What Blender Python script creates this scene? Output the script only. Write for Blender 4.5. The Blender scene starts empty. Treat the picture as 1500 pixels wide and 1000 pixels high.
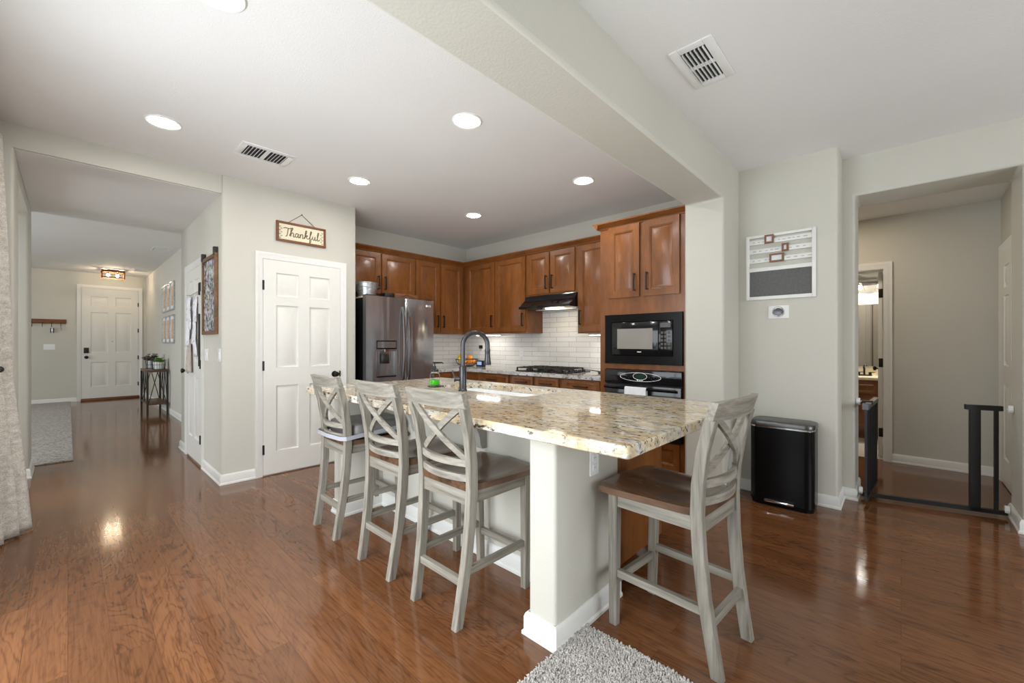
import bpy, bmesh, math, random
from mathutils import Vector, Matrix
random.seed(7)
C = bpy.context.scene
COL = C.collection
R = math.radians

# ------------------------------------------------------------------ camera, world, exposure
cam_d = bpy.data.cameras.new('camera'); cam = bpy.data.objects.new('camera', cam_d); COL.objects.link(cam)
F_PX = 609.0; ALPHA = math.atan2(570, 609)
cam.location = (0, 0, 1.25)
cam.rotation_euler = (R(90), 0, ALPHA - R(90))
cam_d.sensor_width = 36.0; cam_d.lens = F_PX / 1500 * 36
cam_d.shift_y = 3 / 1500
cam_d.clip_start = 0.05; cam_d.clip_end = 100
C.camera = cam

W = bpy.data.worlds.new('world'); C.world = W; W.use_nodes = True
bg = W.node_tree.nodes['Background']; bg.inputs[0].default_value = (0.80, 0.90, 1.0, 1); bg.inputs[1].default_value = 2.0

C.view_settings.view_transform = 'Standard'; C.view_settings.look = 'None'
C.view_settings.exposure = 0.22; C.view_settings.gamma = 1.0
C.view_settings.use_curve_mapping = False

def area(name, loc, rot, sx, sy, power, col=(1, 1, 1), spread=180):
    d = bpy.data.lights.new(name, 'AREA'); d.shape = 'RECTANGLE'; d.size = sx; d.size_y = sy
    d.energy = power; d.color = col; d.spread = R(spread)
    o = bpy.data.objects.new(name, d); o.location = loc; o.rotation_euler = rot; COL.objects.link(o)
    return o
DAY = (0.93, 0.97, 1.0)
# daylight arriving at the windows: sliding door in the left wall, windows behind the camera, living room beyond the foyer
area('daylight_slider', (-0.62, 1.7, 1.15), (0, R(-80), 0), 2.1, 2.6, 60, DAY)
area('daylight_rear', (1.9, -3.42, 1.35), (R(104), 0, 0), 3.0, 1.7, 54, DAY)
area('daylight_living', (-3.85, 9.0, 1.5), (0, R(-90), 0), 1.8, 3.0, 34, DAY)
area('daylight_side', (-3.9, 5.6, 1.4), (0, R(-90), 0), 1.8, 1.5, 55, DAY)
area('passage_fill', (5.3, 0.45, 2.58), (0, 0, 0), 0.25, 0.25, 6, (1, 0.86, 0.70))  # added fill light without a fixture, brightens the dim passage

# ------------------------------------------------------------------ materials
MATS = {}
def nm(name):
    m = bpy.data.materials.new(name); m.use_nodes = True; MATS[name] = m
    nt = m.node_tree; return m, nt, nt.nodes['Principled BSDF']
def lin(r, g, b):
    f = lambda c: c / 12.92 if c <= 0.04045 else ((c + 0.055) / 1.055) ** 2.4
    return (f(r / 255), f(g / 255), f(b / 255), 1)
def N(nt, typ, **kw):
    n = nt.nodes.new(typ)
    for k, v in kw.items():
        if k.startswith('i_'):
            key = k[2:]; key = int(key) if key.isdigit() else key.replace('_', ' ')
            n.inputs[key].default_value = v
        else: setattr(n, k, v)
    return n
def coords(nt, scale=(1, 1, 1), rot=(0, 0, 0), loc=(0, 0, 0)):
    tc = N(nt, 'ShaderNodeTexCoord'); mp = N(nt, 'ShaderNodeMapping')
    mp.inputs['Scale'].default_value = scale; mp.inputs['Rotation'].default_value = rot; mp.inputs['Location'].default_value = loc
    nt.links.new(tc.outputs['Object'], mp.inputs[0]); return mp.outputs[0]
def ramp(nt, fac, stops, interp='LINEAR'):
    r = N(nt, 'ShaderNodeValToRGB'); r.color_ramp.interpolation = interp
    els = r.color_ramp.elements
    while len(els) > 1: els.remove(els[-1])
    els[0].position = stops[0][0]; els[0].color = stops[0][1]
    for p, c in stops[1:]:
        e = els.new(p); e.color = c
    nt.links.new(fac, r.inputs[0]); return r.outputs[0]
def noise(nt, vec, scale, detail=3, rough=0.5, dist=0):
    n = N(nt, 'ShaderNodeTexNoise'); n.inputs['Scale'].default_value = scale; n.inputs['Detail'].default_value = detail
    n.inputs['Roughness'].default_value = rough; n.inputs['Distortion'].default_value = dist
    nt.links.new(vec, n.inputs['Vector']); return n.outputs[0]
def mix(nt, fac, a, b, mode='MIX'):
    m = N(nt, 'ShaderNodeMix', data_type='RGBA', blend_type=mode)
    for s, v in ((0, fac), (6, a), (7, b)):
        if hasattr(v, 'is_output'): nt.links.new(v, m.inputs[s])
        else: m.inputs[s].default_value = v
    return m.outputs[2]
def math_(nt, op, a, b=None):
    m = N(nt, 'ShaderNodeMath', operation=op)
    for i, v in enumerate((a, b)):
        if v is None: continue
        if hasattr(v, 'is_output'): nt.links.new(v, m.inputs[i])
        else: m.inputs[i].default_value = v
    return m.outputs[0]
def bump(nt, bs, height, strength, dist=0.002):
    b = N(nt, 'ShaderNodeBump'); b.inputs['Strength'].default_value = strength; b.inputs['Distance'].default_value = dist
    nt.links.new(height, b.inputs['Height']); nt.links.new(b.outputs[0], bs.inputs['Normal'])
def plain(name, col, rough=0.5, metal=0.0, spec=0.5, coat=0.0, emit=None, estr=0, trans=0.0, ior=1.45, tex=0.06, tscale=30):
    m, nt, bs = nm(name)
    if tex:
        v = coords(nt); n = noise(nt, v, tscale, 2)
        d = tuple(c * (1 - tex) for c in col[:3]) + (1,); l = tuple(min(1, c * (1 + tex)) for c in col[:3]) + (1,)
        nt.links.new(ramp(nt, n, [(0.3, d), (0.7, l)]), bs.inputs['Base Color'])
    else: bs.inputs['Base Color'].default_value = col
    bs.inputs['Roughness'].default_value = rough; bs.inputs['Metallic'].default_value = metal
    bs.inputs['Specular IOR Level'].default_value = spec; bs.inputs['Coat Weight'].default_value = coat
    bs.inputs['Transmission Weight'].default_value = trans; bs.inputs['IOR'].default_value = ior
    if emit: bs.inputs['Emission Color'].default_value = emit; bs.inputs['Emission Strength'].default_value = estr
    return m
def textured_wall(name, col, scale=70, strength=0.25, rough=0.75, dist=0.003):
    m, nt, bs = nm(name); v = coords(nt)
    n = noise(nt, v, scale, 3, 0.55); n2 = noise(nt, v, 1.2, 2)
    d = tuple(c * 0.97 for c in col[:3]) + (1,)
    nt.links.new(ramp(nt, n2, [(0.35, d), (0.65, col)]), bs.inputs['Base Color'])
    bs.inputs['Roughness'].default_value = rough; bs.inputs['Specular IOR Level'].default_value = 0.3
    bump(nt, bs, n, strength, dist); return m
def wood(name, dark, light, axis='z', rough=0.35, fine=90, coarse=6, stretch=0.06, coat=0.0, streak=0.5):
    m, nt, bs = nm(name)
    s = {'x': (stretch, 1, 1), 'y': (1, stretch, 1), 'z': (1, 1, stretch)}[axis]
    v = coords(nt, s)
    a = noise(nt, v, coarse, 4, 0.55, 0.6); b = noise(nt, v, fine, 3, 0.6)
    f = math_(nt, 'ADD', math_(nt, 'MULTIPLY', a, 1 - streak), math_(nt, 'MULTIPLY', b, streak))
    nt.links.new(ramp(nt, f, [(0.36, dark), (0.62, light)]), bs.inputs['Base Color'])
    bs.inputs['Roughness'].default_value = rough; bs.inputs['Coat Weight'].default_value = coat; bs.inputs['Coat Roughness'].default_value = 0.15
    bump(nt, bs, b, 0.08, 0.001); return m

WALL = textured_wall('wall_paint', lin(205, 202, 191), 95, 0.45, dist=0.003)
CEIL = textured_wall('ceiling_paint', lin(238, 237, 235), 120, 0.45, dist=0.003)
TRIM = plain('white_trim_paint', lin(230, 229, 224), 0.35, tex=0.01)
DOORP = plain('white_door_paint', lin(226, 224, 217), 0.38, tex=0.01)
CABZ = wood('stained_maple', lin(104, 60, 25), lin(134, 81, 37), 'z', 0.30, 40, 7, 0.25, 0.15, 0.4)
CABX = wood('stained_maple_rails', lin(104, 60, 25), lin(134, 81, 37), 'y', 0.30, 40, 7, 0.25, 0.15, 0.4)
BLACK = plain('black_metal', (0.012, 0.012, 0.013, 1), 0.35, tex=0.05)
BRONZE = plain('dark_bronze', (0.03, 0.026, 0.022, 1), 0.35, 0.8, tex=0.05)
BLACKGLOSS = plain('black_gloss', (0.008, 0.008, 0.009, 1), 0.09, tex=0.02)
BLACKSATIN = plain('black_satin_steel', (0.004, 0.0039, 0.0039, 1), 0.24, 0.0, 0.2, tex=0.05)
CHROME = plain('chrome', (0.75, 0.75, 0.76, 1), 0.12, 1.0, tex=0.01)
IRON = plain('cast_iron', (0.035, 0.03, 0.026, 1), 0.5, 0.3, tex=0.2, tscale=80)
GRAYMETAL = plain('grey_faucet_metal', (0.075, 0.075, 0.08, 1), 0.28, 0.9, tex=0.04)
GALV = plain('galvanised_metal', (0.55, 0.56, 0.57, 1), 0.35, 0.9, tex=0.25, tscale=40)
WHITEP = plain('white_plastic', lin(238, 238, 236), 0.3, tex=0.01)
PORCELAIN = plain('white_porcelain', lin(240, 241, 242), 0.12, tex=0.005)
GLASS = plain('clear_glass', (1, 1, 1, 1), 0.02, trans=1.0, ior=1.12, tex=0)
MIRROR = plain('mirror_glass', (0.9, 0.9, 0.9, 1), 0.01, 1.0, tex=0)
BULB = plain('lamp_lens', (1, 1, 1, 1), 0.4, emit=(1, 0.97, 0.93, 1), estr=120, tex=0)
STRIP = plain('under_cabinet_led', (1, 1, 1, 1), 0.4, emit=(1, 0.95, 0.86, 1), estr=14, tex=0)
HOODLAMP = plain('hood_lamp', (1, 0.9, 0.7, 1), 0.4, emit=(1, 0.80, 0.5, 1), estr=14, tex=0)
BATHBULB = plain('bath_bulb', (1, 1, 1, 1), 0.4, emit=(1, 0.93, 0.82, 1), estr=620, tex=0)
WARMBULB = plain('warm_bulb', (1, 0.8, 0.5, 1), 0.4, emit=(1, 0.80, 0.55, 1), estr=190, tex=0)
GREYWASH = wood('grey_washed_wood', lin(110, 104, 94), lin(156, 150, 138), 'z', 0.5, 75, 14, 0.05, 0, 0.6)
GREYWASHY = wood('grey_washed_wood_rails', lin(112, 106, 96), lin(158, 152, 140), 'y', 0.5, 75, 14, 0.05, 0, 0.6)
GREYWASHX = wood('grey_washed_wood_sides', lin(112, 106, 96), lin(158, 152, 140), 'x', 0.5, 75, 14, 0.05, 0, 0.6)
SEATW = wood('worn_brown_seat', lin(62, 42, 30), lin(112, 84, 64), 'x', 0.24, 30, 7, 0.2, 0.3, 0.35)
DARKWOOD = wood('dark_table_wood', lin(66, 45, 34), lin(100, 72, 55), 'y', 0.45)
RUSTIC = wood('rustic_brown_wood', lin(92, 64, 44), lin(138, 102, 72), 'y', 0.6)
RUSTICX = wood('rustic_brown_wood_x', lin(96, 56, 30), lin(140, 88, 50), 'x', 0.6)
GREYCUSH = plain('grey_cushion', lin(120, 118, 116), 0.35, tex=0.08)
STRAP = plain('pale_grey_strap', lin(170, 173, 180), 0.7, tex=0.05)
PAPER = plain('white_paper', lin(232, 232, 234), 0.8, tex=0.03)

def floor_mat():
    m, nt, bs = nm('oak_plank_floor')
    tc = N(nt, 'ShaderNodeTexCoord'); sep = N(nt, 'ShaderNodeSeparateXYZ'); nt.links.new(tc.outputs['Object'], sep.inputs[0])
    cb = N(nt, 'ShaderNodeCombineXYZ'); nt.links.new(sep.outputs[1], cb.inputs[0]); nt.links.new(sep.outputs[0], cb.inputs[1])
    br = N(nt, 'ShaderNodeTexBrick', offset=0.37, offset_frequency=2)
    br.inputs['Color1'].default_value = (0, 0, 0, 1); br.inputs['Color2'].default_value = (1, 1, 1, 1); br.inputs['Mortar'].default_value = (0.5, 0.5, 0.5, 1)
    br.inputs['Scale'].default_value = 1.0; br.inputs['Mortar Size'].default_value = 0.0012; br.inputs['Mortar Smooth'].default_value = 0.2
    br.inputs['Bias'].default_value = 0.0; br.inputs['Brick Width'].default_value = 1.15; br.inputs['Row Height'].default_value = 0.127
    nt.links.new(cb.outputs[0], br.inputs[0])
    rnd = br.outputs[0]
    # per plank offset
    off = N(nt, 'ShaderNodeCombineXYZ')
    nt.links.new(math_(nt, 'MULTIPLY', rnd, 13.0), off.inputs[0]); nt.links.new(math_(nt, 'MULTIPLY', rnd, 29.0), off.inputs[1]); nt.links.new(math_(nt, 'MULTIPLY', rnd, 7.0), off.inputs[2])
    add = N(nt, 'ShaderNodeVectorMath', operation='ADD'); nt.links.new(tc.outputs['Object'], add.inputs[0]); nt.links.new(off.outputs[0], add.inputs[1])
    mp = N(nt, 'ShaderNodeMapping'); mp.inputs['Scale'].default_value = (1, 0.28, 1); nt.links.new(add.outputs[0], mp.inputs[0])
    fld = noise(nt, mp.outputs[0], 4.6, 4, 0.48, 0.7)
    rings = math_(nt, 'PINGPONG', math_(nt, 'MULTIPLY', fld, 15.0), 0.5)
    mp2 = N(nt, 'ShaderNodeMapping'); mp2.inputs['Scale'].default_value = (1, 0.05, 1); nt.links.new(add.outputs[0], mp2.inputs[0])
    pores = noise(nt, mp2.outputs[0], 130, 3, 0.6)
    soft = noise(nt, mp2.outputs[0], 22, 2, 0.5)
    rr = math_(nt, 'ADD', rings, math_(nt, 'MULTIPLY', math_(nt, 'SUBTRACT', pores, 0.5), 0.35))
    g = ramp(nt, rr, [(0.0, (0.42, 0.38, 0.38, 1)), (0.09, (0.76, 0.73, 0.72, 1)), (0.28, (1, 1, 1, 1))])
    base = ramp(nt, rnd, [(0.0, lin(109, 70, 42)), (0.5, lin(118, 76, 46)), (1.0, lin(127, 83, 51))])
    gs = math_(nt, 'ADD', 0.22, math_(nt, 'MULTIPLY', math_(nt, 'FRACT', math_(nt, 'MULTIPLY', rnd, 17.0)), 0.5))
    c1 = mix(nt, gs, base, g, 'MULTIPLY')
    st = ramp(nt, soft, [(0.3, (0.86, 0.84, 0.83, 1)), (0.7, (1.06, 1.06, 1.06, 1))])
    c2 = mix(nt, 0.8, c1, st, 'MULTIPLY')
    c2 = mix(nt, 0.8, c2, ramp(nt, pores, [(0.34, (0.74, 0.70, 0.68, 1)), (0.56, (1.04, 1.04, 1.04, 1))]), 'MULTIPLY')
    c3 = mix(nt, math_(nt, 'MULTIPLY', br.outputs[1], 0.5), c2, lin(60, 36, 22))
    nt.links.new(c3, bs.inputs['Base Color'])
    big = noise(nt, tc.outputs['Object'], 2.5, 2)
    nt.links.new(ramp(nt, big, [(0.3, (0.09, 0.09, 0.09, 1)), (0.7, (0.14, 0.14, 0.14, 1))]), bs.inputs['Roughness'])
    bs.inputs['Specular IOR Level'].default_value = 0.5
    h = math_(nt, 'ADD', math_(nt, 'MULTIPLY', br.outputs[1], -1.5), math_(nt, 'MULTIPLY', pores, 0.25))
    h2 = math_(nt, 'ADD', h, math_(nt, 'MULTIPLY', soft, 0.35))
    bump(nt, bs, h2, 0.14, 0.0012)
    return m
FLOOR = floor_mat()

def granite(name, base, warm, dark, warmth, seed=0):
    m, nt, bs = nm(name)
    v = coords(nt, (1, 1, 1), (0, 0, R(40)), (seed, seed, 0)); vs = coords(nt, (1.0, 0.38, 1), (0, 0, R(48)), (seed, 0, 0))
    a = noise(nt, vs, 5, 4, 0.6, 0.8)
    c = ramp(nt, a, [(0.40 - warmth * 0.1, base), (0.52, warm), (0.66, base)])
    b = noise(nt, vs, 26, 4, 0.65, 0.5)
    c = mix(nt, ramp(nt, b, [(0.52, (0, 0, 0, 1)), (0.62, (0.65, 0.65, 0.65, 1))]), c, lin(150, 142, 132))
    s = noise(nt, vs, 46, 4, 0.7, 0.4)
    c = mix(nt, ramp(nt, s, [(0.565, (0, 0, 0, 1)), (0.62, (1, 1, 1, 1))]), c, dark)
    l = noise(nt, v, 38, 2, 0.6)
    c = mix(nt, ramp(nt, l, [(0.60, (0, 0, 0, 1)), (0.68, (0.8, 0.8, 0.8, 1))]), c, lin(232, 228, 220))
    d2 = noise(nt, v, 18, 4, 0.75, 1.0)
    c = mix(nt, ramp(nt, d2, [(0.60, (0, 0, 0, 1)), (0.66, (0.9, 0.9, 0.9, 1))]), c, dark)
    nt.links.new(c, bs.inputs['Base Color']); bs.inputs['Roughness'].default_value = 0.06
    return m
GRANITE = granite('cream_granite', lin(212, 207, 198), lin(206, 184, 144), lin(58, 52, 50), 0.35)
GRANITE2 = granite('pale_granite', lin(206, 206, 206), lin(200, 196, 188), lin(84, 84, 90), 0.2, 3)

def tile(name, ax):
    m, nt, bs = nm(name)
    tc = N(nt, 'ShaderNodeTexCoord'); sep = N(nt, 'ShaderNodeSeparateXYZ'); nt.links.new(tc.outputs['Object'], sep.inputs[0])
    cb = N(nt, 'ShaderNodeCombineXYZ'); nt.links.new(sep.outputs[ax], cb.inputs[0]); nt.links.new(sep.outputs[2], cb.inputs[1])
    br = N(nt, 'ShaderNodeTexBrick', offset=0.37, offset_frequency=2)
    br.inputs['Color1'].default_value = lin(232, 230, 226); br.inputs['Color2'].default_value = lin(240, 239, 236); br.inputs['Mortar'].default_value = lin(178, 174, 168)
    br.inputs['Scale'].default_value = 1; br.inputs['Mortar Size'].default_value = 0.0025; br.inputs['Mortar Smooth'].default_value = 0.3
    br.inputs['Brick Width'].default_value = 0.305; br.inputs['Row Height'].default_value = 0.0635
    nt.links.new(cb.outputs[0], br.inputs[0]); nt.links.new(br.outputs[0], bs.inputs['Base Color'])
    bs.inputs['Roughness'].default_value = 0.16
    n = noise(nt, tc.outputs['Object'], 14, 2)
    h = math_(nt, 'ADD', math_(nt, 'MULTIPLY', br.outputs[1], -1.2), math_(nt, 'MULTIPLY', n, 1.2))
    bump(nt, bs, h, 0.4, 0.003); return m
TILEY = tile('white_subway_tile', 1); TILEX = tile('white_subway_tile_return', 0)

def fridge_mat():
    m, nt, bs = nm('black_stainless')
    v = coords(nt, (1, 1, 1)); n = noise(nt, coords(nt, (0.01, 1, 1)), 220, 2)
    w = noise(nt, coords(nt, (1, 1, 0.05)), 7, 1)
    nt.links.new(ramp(nt, n, [(0.3, (0.40, 0.40, 0.415, 1)), (0.7, (0.48, 0.48, 0.50, 1))]), bs.inputs['Base Color'])
    bs.inputs['Metallic'].default_value = 0.86; bs.inputs['Roughness'].default_value = 0.17
    bs.inputs['Anisotropic'].default_value = 0.5; bs.inputs['Anisotropic Rotation'].default_value = 0.25
    tg = N(nt, 'ShaderNodeTangent', direction_type='RADIAL', axis='Z'); nt.links.new(tg.outputs[0], bs.inputs['Tangent'])
    bump(nt, bs, w, 0.5, 0.02); return m
FRIDGE = fridge_mat()
STEEL = plain('grey_steel', (0.42, 0.42, 0.43, 1), 0.2, 0.95, tex=0.02)
def fabric(name, a, b, scale=160):
    m, nt, bs = nm(name)
    v = coords(nt, (1, 1, 1.8)); n = noise(nt, v, scale, 3, 0.7); n2 = noise(nt, v, 22, 2)
    f = math_(nt, 'ADD', math_(nt, 'MULTIPLY', n, 0.7), math_(nt, 'MULTIPLY', n2, 0.3))
    nt.links.new(ramp(nt, f, [(0.36, a), (0.62, b)]), bs.inputs['Base Color'])
    bs.inputs['Roughness'].default_value = 0.9; bs.inputs['Sheen Weight'].default_value = 0.2
    bump(nt, bs, n, 0.5, 0.002); return m
CURTAIN = fabric('heathered_linen', lin(158, 151, 141), lin(228, 223, 213))
CARPET = fabric('grey_beige_carpet', lin(96, 88, 80), lin(186, 178, 168), 40)
RUGM = fabric('grey_shag_pile', lin(160, 153, 147), lin(210, 205, 199), 60)
BATHTILE = plain('beige_floor_tile', lin(206, 198, 186), 0.3, tex=0.08, tscale=6)
CHALK = plain('slate_chalkboard', lin(92, 91, 89), 0.55, tex=0.12, tscale=60)
def collage():
    m, nt, bs = nm('photo_collage_print')
    v = coords(nt, (1, 9, 7)); vo = N(nt, 'ShaderNodeTexVoronoi', distance='CHEBYCHEV', feature='F1'); vo.inputs['Scale'].default_value = 1.6; vo.inputs['Randomness'].default_value = 0.8
    nt.links.new(v, vo.inputs['Vector'])
    n = noise(nt, coords(nt), 26, 4, 0.65, 0.6)
    hs = N(nt, 'ShaderNodeHueSaturation'); hs.inputs['Saturation'].default_value = 0.5; hs.inputs['Value'].default_value = 0.5; nt.links.new(vo.outputs['Color'], hs.inputs['Color'])
    c = mix(nt, ramp(nt, n, [(0.42, (0, 0, 0, 1)), (0.46, (1, 1, 1, 1))]), lin(34, 32, 38), hs.outputs[0])
    c = mix(nt, ramp(nt, n, [(0.54, (0, 0, 0, 1)), (0.57, (1, 1, 1, 1))]), c, lin(210, 214, 222))
    nt.links.new(c, bs.inputs['Base Color']); bs.inputs['Roughness'].default_value = 0.25; return m
COLLAGE = collage()
def drawing(name, a, b):
    m, nt, bs = nm(name); n = noise(nt, coords(nt), 16, 2, 0.5, 0.8)
    nt.links.new(ramp(nt, n, [(0.0, lin(240, 240, 244)), (0.62, lin(240, 240, 244)), (0.64, a), (0.67, lin(232, 232, 238)), (0.72, b)]), bs.inputs['Base Color'])
    bs.inputs['Roughness'].default_value = 0.8; return m
PRINT = plain('peach_print', lin(214, 176, 142), 0.6, tex=0.15, tscale=12)

# ------------------------------------------------------------------ mesh helpers
class MB:
    def __init__(s): s.bm = bmesh.new()
    def box(s, x0, y0, z0, x1, y1, z1, bev=0, seg=2, only=None, M=None):
        x0, x1 = sorted((x0, x1)); y0, y1 = sorted((y0, y1)); z0, z1 = sorted((z0, z1))
        r = bmesh.ops.create_cube(s.bm, size=1); vs = r['verts']
        for v in vs:
            v.co = Vector(((x0 + x1) / 2 + v.co.x * (x1 - x0), (y0 + y1) / 2 + v.co.y * (y1 - y0), (z0 + z1) / 2 + v.co.z * (z1 - z0)))
        if M is not None:
            for v in vs: v.co = M @ v.co
        if bev:
            es = {e for v in vs for e in v.link_edges}
            if only:
                k = 'xyz'.index(only)
                es = [e for e in es if all(abs((e.verts[0].co - e.verts[1].co)[j]) < 1e-6 for j in range(3) if j != k)]
            bmesh.ops.bevel(s.bm, geom=list(es), offset=bev, segments=seg, affect='EDGES', profile=0.5)
        return s
    def face(s, pts): s.bm.faces.new([s.bm.verts.new(Vector(p)) for p in pts]); return s
    def prism(s, pts, vec):
        vec = Vector(vec); a = [s.bm.verts.new(Vector(p)) for p in pts]; b = [s.bm.verts.new(Vector(p) + vec) for p in pts]
        n = len(pts); s.bm.faces.new(a[::-1]); s.bm.faces.new(b)
        for i in range(n): s.bm.faces.new([a[i], a[(i + 1) % n], b[(i + 1) % n], b[i]])
        return s
    def rings(s, rings, cap0=True, cap1=True, closed=True):
        vs = [[s.bm.verts.new(Vector(p)) for p in r] for r in rings]; n = len(vs[0])
        for a, b in zip(vs, vs[1:]):
            for i in range(n if closed else n - 1): s.bm.faces.new([a[i], a[(i + 1) % n], b[(i + 1) % n], b[i]])
        if closed and cap0: s.bm.faces.new(vs[0][::-1])
        if closed and cap1: s.bm.faces.new(vs[-1])
        return s
    def tube(s, pts, r, seg=10, cap=True):
        pts = [Vector(p) for p in pts]; rr = r if isinstance(r, (list, tuple)) else [r] * len(pts)
        t0 = (pts[1] - pts[0]).normalized(); ref = Vector((0, 0, 1)) if abs(t0.z) < 0.9 else Vector((1, 0, 0))
        u = (ref - ref.dot(t0) * t0).normalized(); out = []
        for i, p in enumerate(pts):
            if i == 0: t = pts[1] - pts[0]
            elif i == len(pts) - 1: t = pts[-1] - pts[-2]
            else: t = (pts[i + 1] - pts[i]).normalized() + (pts[i] - pts[i - 1]).normalized()
            t.normalize(); u = (u - u.dot(t) * t).normalized(); w = t.cross(u)
            out.append([p + rr[i] * (math.cos(2 * math.pi * k / seg) * u + math.sin(2 * math.pi * k / seg) * w) for k in range(seg)])
        return s.rings(out, cap, cap)
    def sweep(s, pts, w, t, n):
        pts = [Vector(p) for p in pts]; n = Vector(n); out = []
        for i, p in enumerate(pts):
            T = (pts[min(i + 1, len(pts) - 1)] - pts[max(i - 1, 0)]).normalized()
            a = (n - n.dot(T) * T).normalized(); b = T.cross(a)
            out.append([p + a * w / 2 + b * t / 2, p - a * w / 2 + b * t / 2, p - a * w / 2 - b * t / 2, p + a * w / 2 - b * t / 2])
        return s.rings(out)
    def lathe(s, prof, c=(0, 0, 0), seg=24, axis='z'):
        c = Vector(c); out = []
        for r, h in prof:
            ring = []
            for k in range(seg):
                a = 2 * math.pi * k / seg; p, q = r * math.cos(a), r * math.sin(a)
                ring.append(c + (Vector((p, q, h)) if axis == 'z' else Vector((h, p, q)) if axis == 'x' else Vector((q, h, p))))
            out.append(ring)
        return s.rings(out)
    def sphere(s, c, r, sx=1, sy=1, sz=1, u=16, v=10):
        M = Matrix.Translation(Vector(c)) @ Matrix.Diagonal((sx, sy, sz, 1))
        bmesh.ops.create_uvsphere(s.bm, u_segments=u, v_segments=v, radius=r, matrix=M); return s
    def slab(s, O, U, V, Nn, w, h, t, panels=(), prof=()):
        O, U, V, Nn = Vector(O), Vector(U), Vector(V), Vector(Nn)
        P = lambda u, v, d: O + U * u + V * v + Nn * d
        us = sorted({0, w} | {p[0] for p in panels} | {p[2] for p in panels}); vs = sorted({0, h} | {p[1] for p in panels} | {p[3] for p in panels})
        cache = {}
        def vt(u, v, d):
            k = (round(u, 5), round(v, 5), round(d, 5))
            if k not in cache: cache[k] = s.bm.verts.new(P(u, v, d))
            return cache[k]
        for i in range(len(us) - 1):
            for j in range(len(vs) - 1):
                cu, cv = (us[i] + us[i + 1]) / 2, (vs[j] + vs[j + 1]) / 2
                if any(p[0] < cu < p[2] and p[1] < cv < p[3] for p in panels): continue
                s.bm.faces.new([vt(us[i], vs[j], t), vt(us[i + 1], vs[j], t), vt(us[i + 1], vs[j + 1], t), vt(us[i], vs[j + 1], t)])
        for (a, b, c, d) in panels:
            rr = [[s.bm.verts.new(P(u, v, t + dd)) for u, v in ((a + k, b + k), (c - k, b + k), (c - k, d - k), (a + k, d - k))] for k, dd in prof]
            for q, r_ in zip(rr, rr[1:]):
                for i in range(4): s.bm.faces.new([q[i], q[(i + 1) % 4], r_[(i + 1) % 4], r_[i]])
            s.bm.faces.new(rr[-1])
        cs = [(0, 0), (w, 0), (w, h), (0, h)]
        b0 = [s.bm.verts.new(P(u, v, 0)) for u, v in cs]; b1 = [s.bm.verts.new(P(u, v, t)) for u, v in cs]
        for i in range(4): s.bm.faces.new([b0[i], b0[(i + 1) % 4], b1[(i + 1) % 4], b1[i]])
        s.bm.faces.new(b0[::-1]); return s

ORG = {}
def obj(name, mb, m, parent=None, smooth=35):
    org = ORG.get(parent.name, Vector((0, 0, 0))) if parent else Vector((0, 0, 0))
    me = bpy.data.meshes.new(name)
    if org.length: bmesh.ops.translate(mb.bm, verts=mb.bm.verts, vec=-org)
    bmesh.ops.recalc_face_normals(mb.bm, faces=mb.bm.faces)
    mb.bm.to_mesh(me); mb.bm.free()
    me.materials.append(m); me.shade_smooth(); me.set_sharp_from_angle(angle=R(smooth))
    o = bpy.data.objects.new(name, me); COL.objects.link(o)
    if parent: o.parent = parent; ORG[o.name] = org
    return o
def thing(name, label, cat, loc, group=None):
    o = bpy.data.objects.new(name, None); COL.objects.link(o); o.location = loc; o.empty_display_size = 0.1
    ORG[o.name] = Vector(loc); o['label'] = label; o['category'] = cat
    if group: o['group'] = group
    return o
def tag(o, label, cat, group=None):
    o['label'] = label; o['category'] = cat
    if group: o['group'] = group
    return o
def struct(name, mb, m, parent=None):
    o = obj(name, mb, m, parent)
    if not parent: o['kind'] = 'structure'
    return o
def sthing(name, loc, label, cat):
    o = thing(name, label, cat, loc); o['kind'] = 'structure'; return o
def copy_tree(o, parent=None):
    c = o.copy(); COL.objects.link(c)
    if parent: c.parent = parent
    for ch in list(o.children): copy_tree(ch, c)
    return c
B = lambda *a, **k: MB().box(*a, **k)

# ------------------------------------------------------------------ the shell
H = 2.74; SOF = 2.578; FC = 2.80
struct('floor', B(-0.62, -3.5, -0.1, 6.0, 13.1, 0), FLOOR)
struct('floor', B(-4.1, 6.45, 0, 0.04, 13.0, 0.014, bev=0.006), CARPET)['label'] = 'grey beige carpet beside the hallway'
struct('floor', B(6.0, -0.8, -0.1, 7.8, 1.7, 0.002), BATHTILE)
struct('floor', B(-4.1, 4.385, -0.1, -0.62, 13.1, 0), FLOOR)
struct('ceiling', B(-0.6, 1.30, H, 4.5, 5.15, H + 0.1), CEIL)
struct('ceiling', B(-0.6, -3.5, H, 4.75, 1.30, H + 0.1), CEIL)
struct('ceiling', B(-4.1, 6.3, FC, 1.4, 13.1, FC + 0.1), CEIL)
struct('ceiling', B(4.68, -0.8, 2.6, 6.0, 1.5, 2.7), CEIL)
struct('ceiling', B(6.0, -0.8, 2.44, 7.8, 1.7, 2.54), CEIL)
BV = dict(bev=0.018, seg=3)
struct('wall_left', B(-0.60, -3.4, 0, -0.45, 0.4, H), WALL)
struct('wall_left', B(-0.60, 0.4, 2.2, -0.45, 3.0, H), WALL)
struct('wall_left', B(-0.60, 3.0, 0, -0.45, 4.385, H), WALL)
struct('wall_rear', B(-0.6, -3.42, 0, 0.4, -3.3, H), WALL)
struct('wall_rear', B(3.4, -3.42, 0, 4.75, -3.3, H), WALL)
struct('wall_rear', B(0.4, -3.42, 0, 3.4, -3.3, 0.5), WALL)
struct('wall_rear', B(0.4, -3.42, 2.2, 3.4, -3.3, H), WALL)
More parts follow.
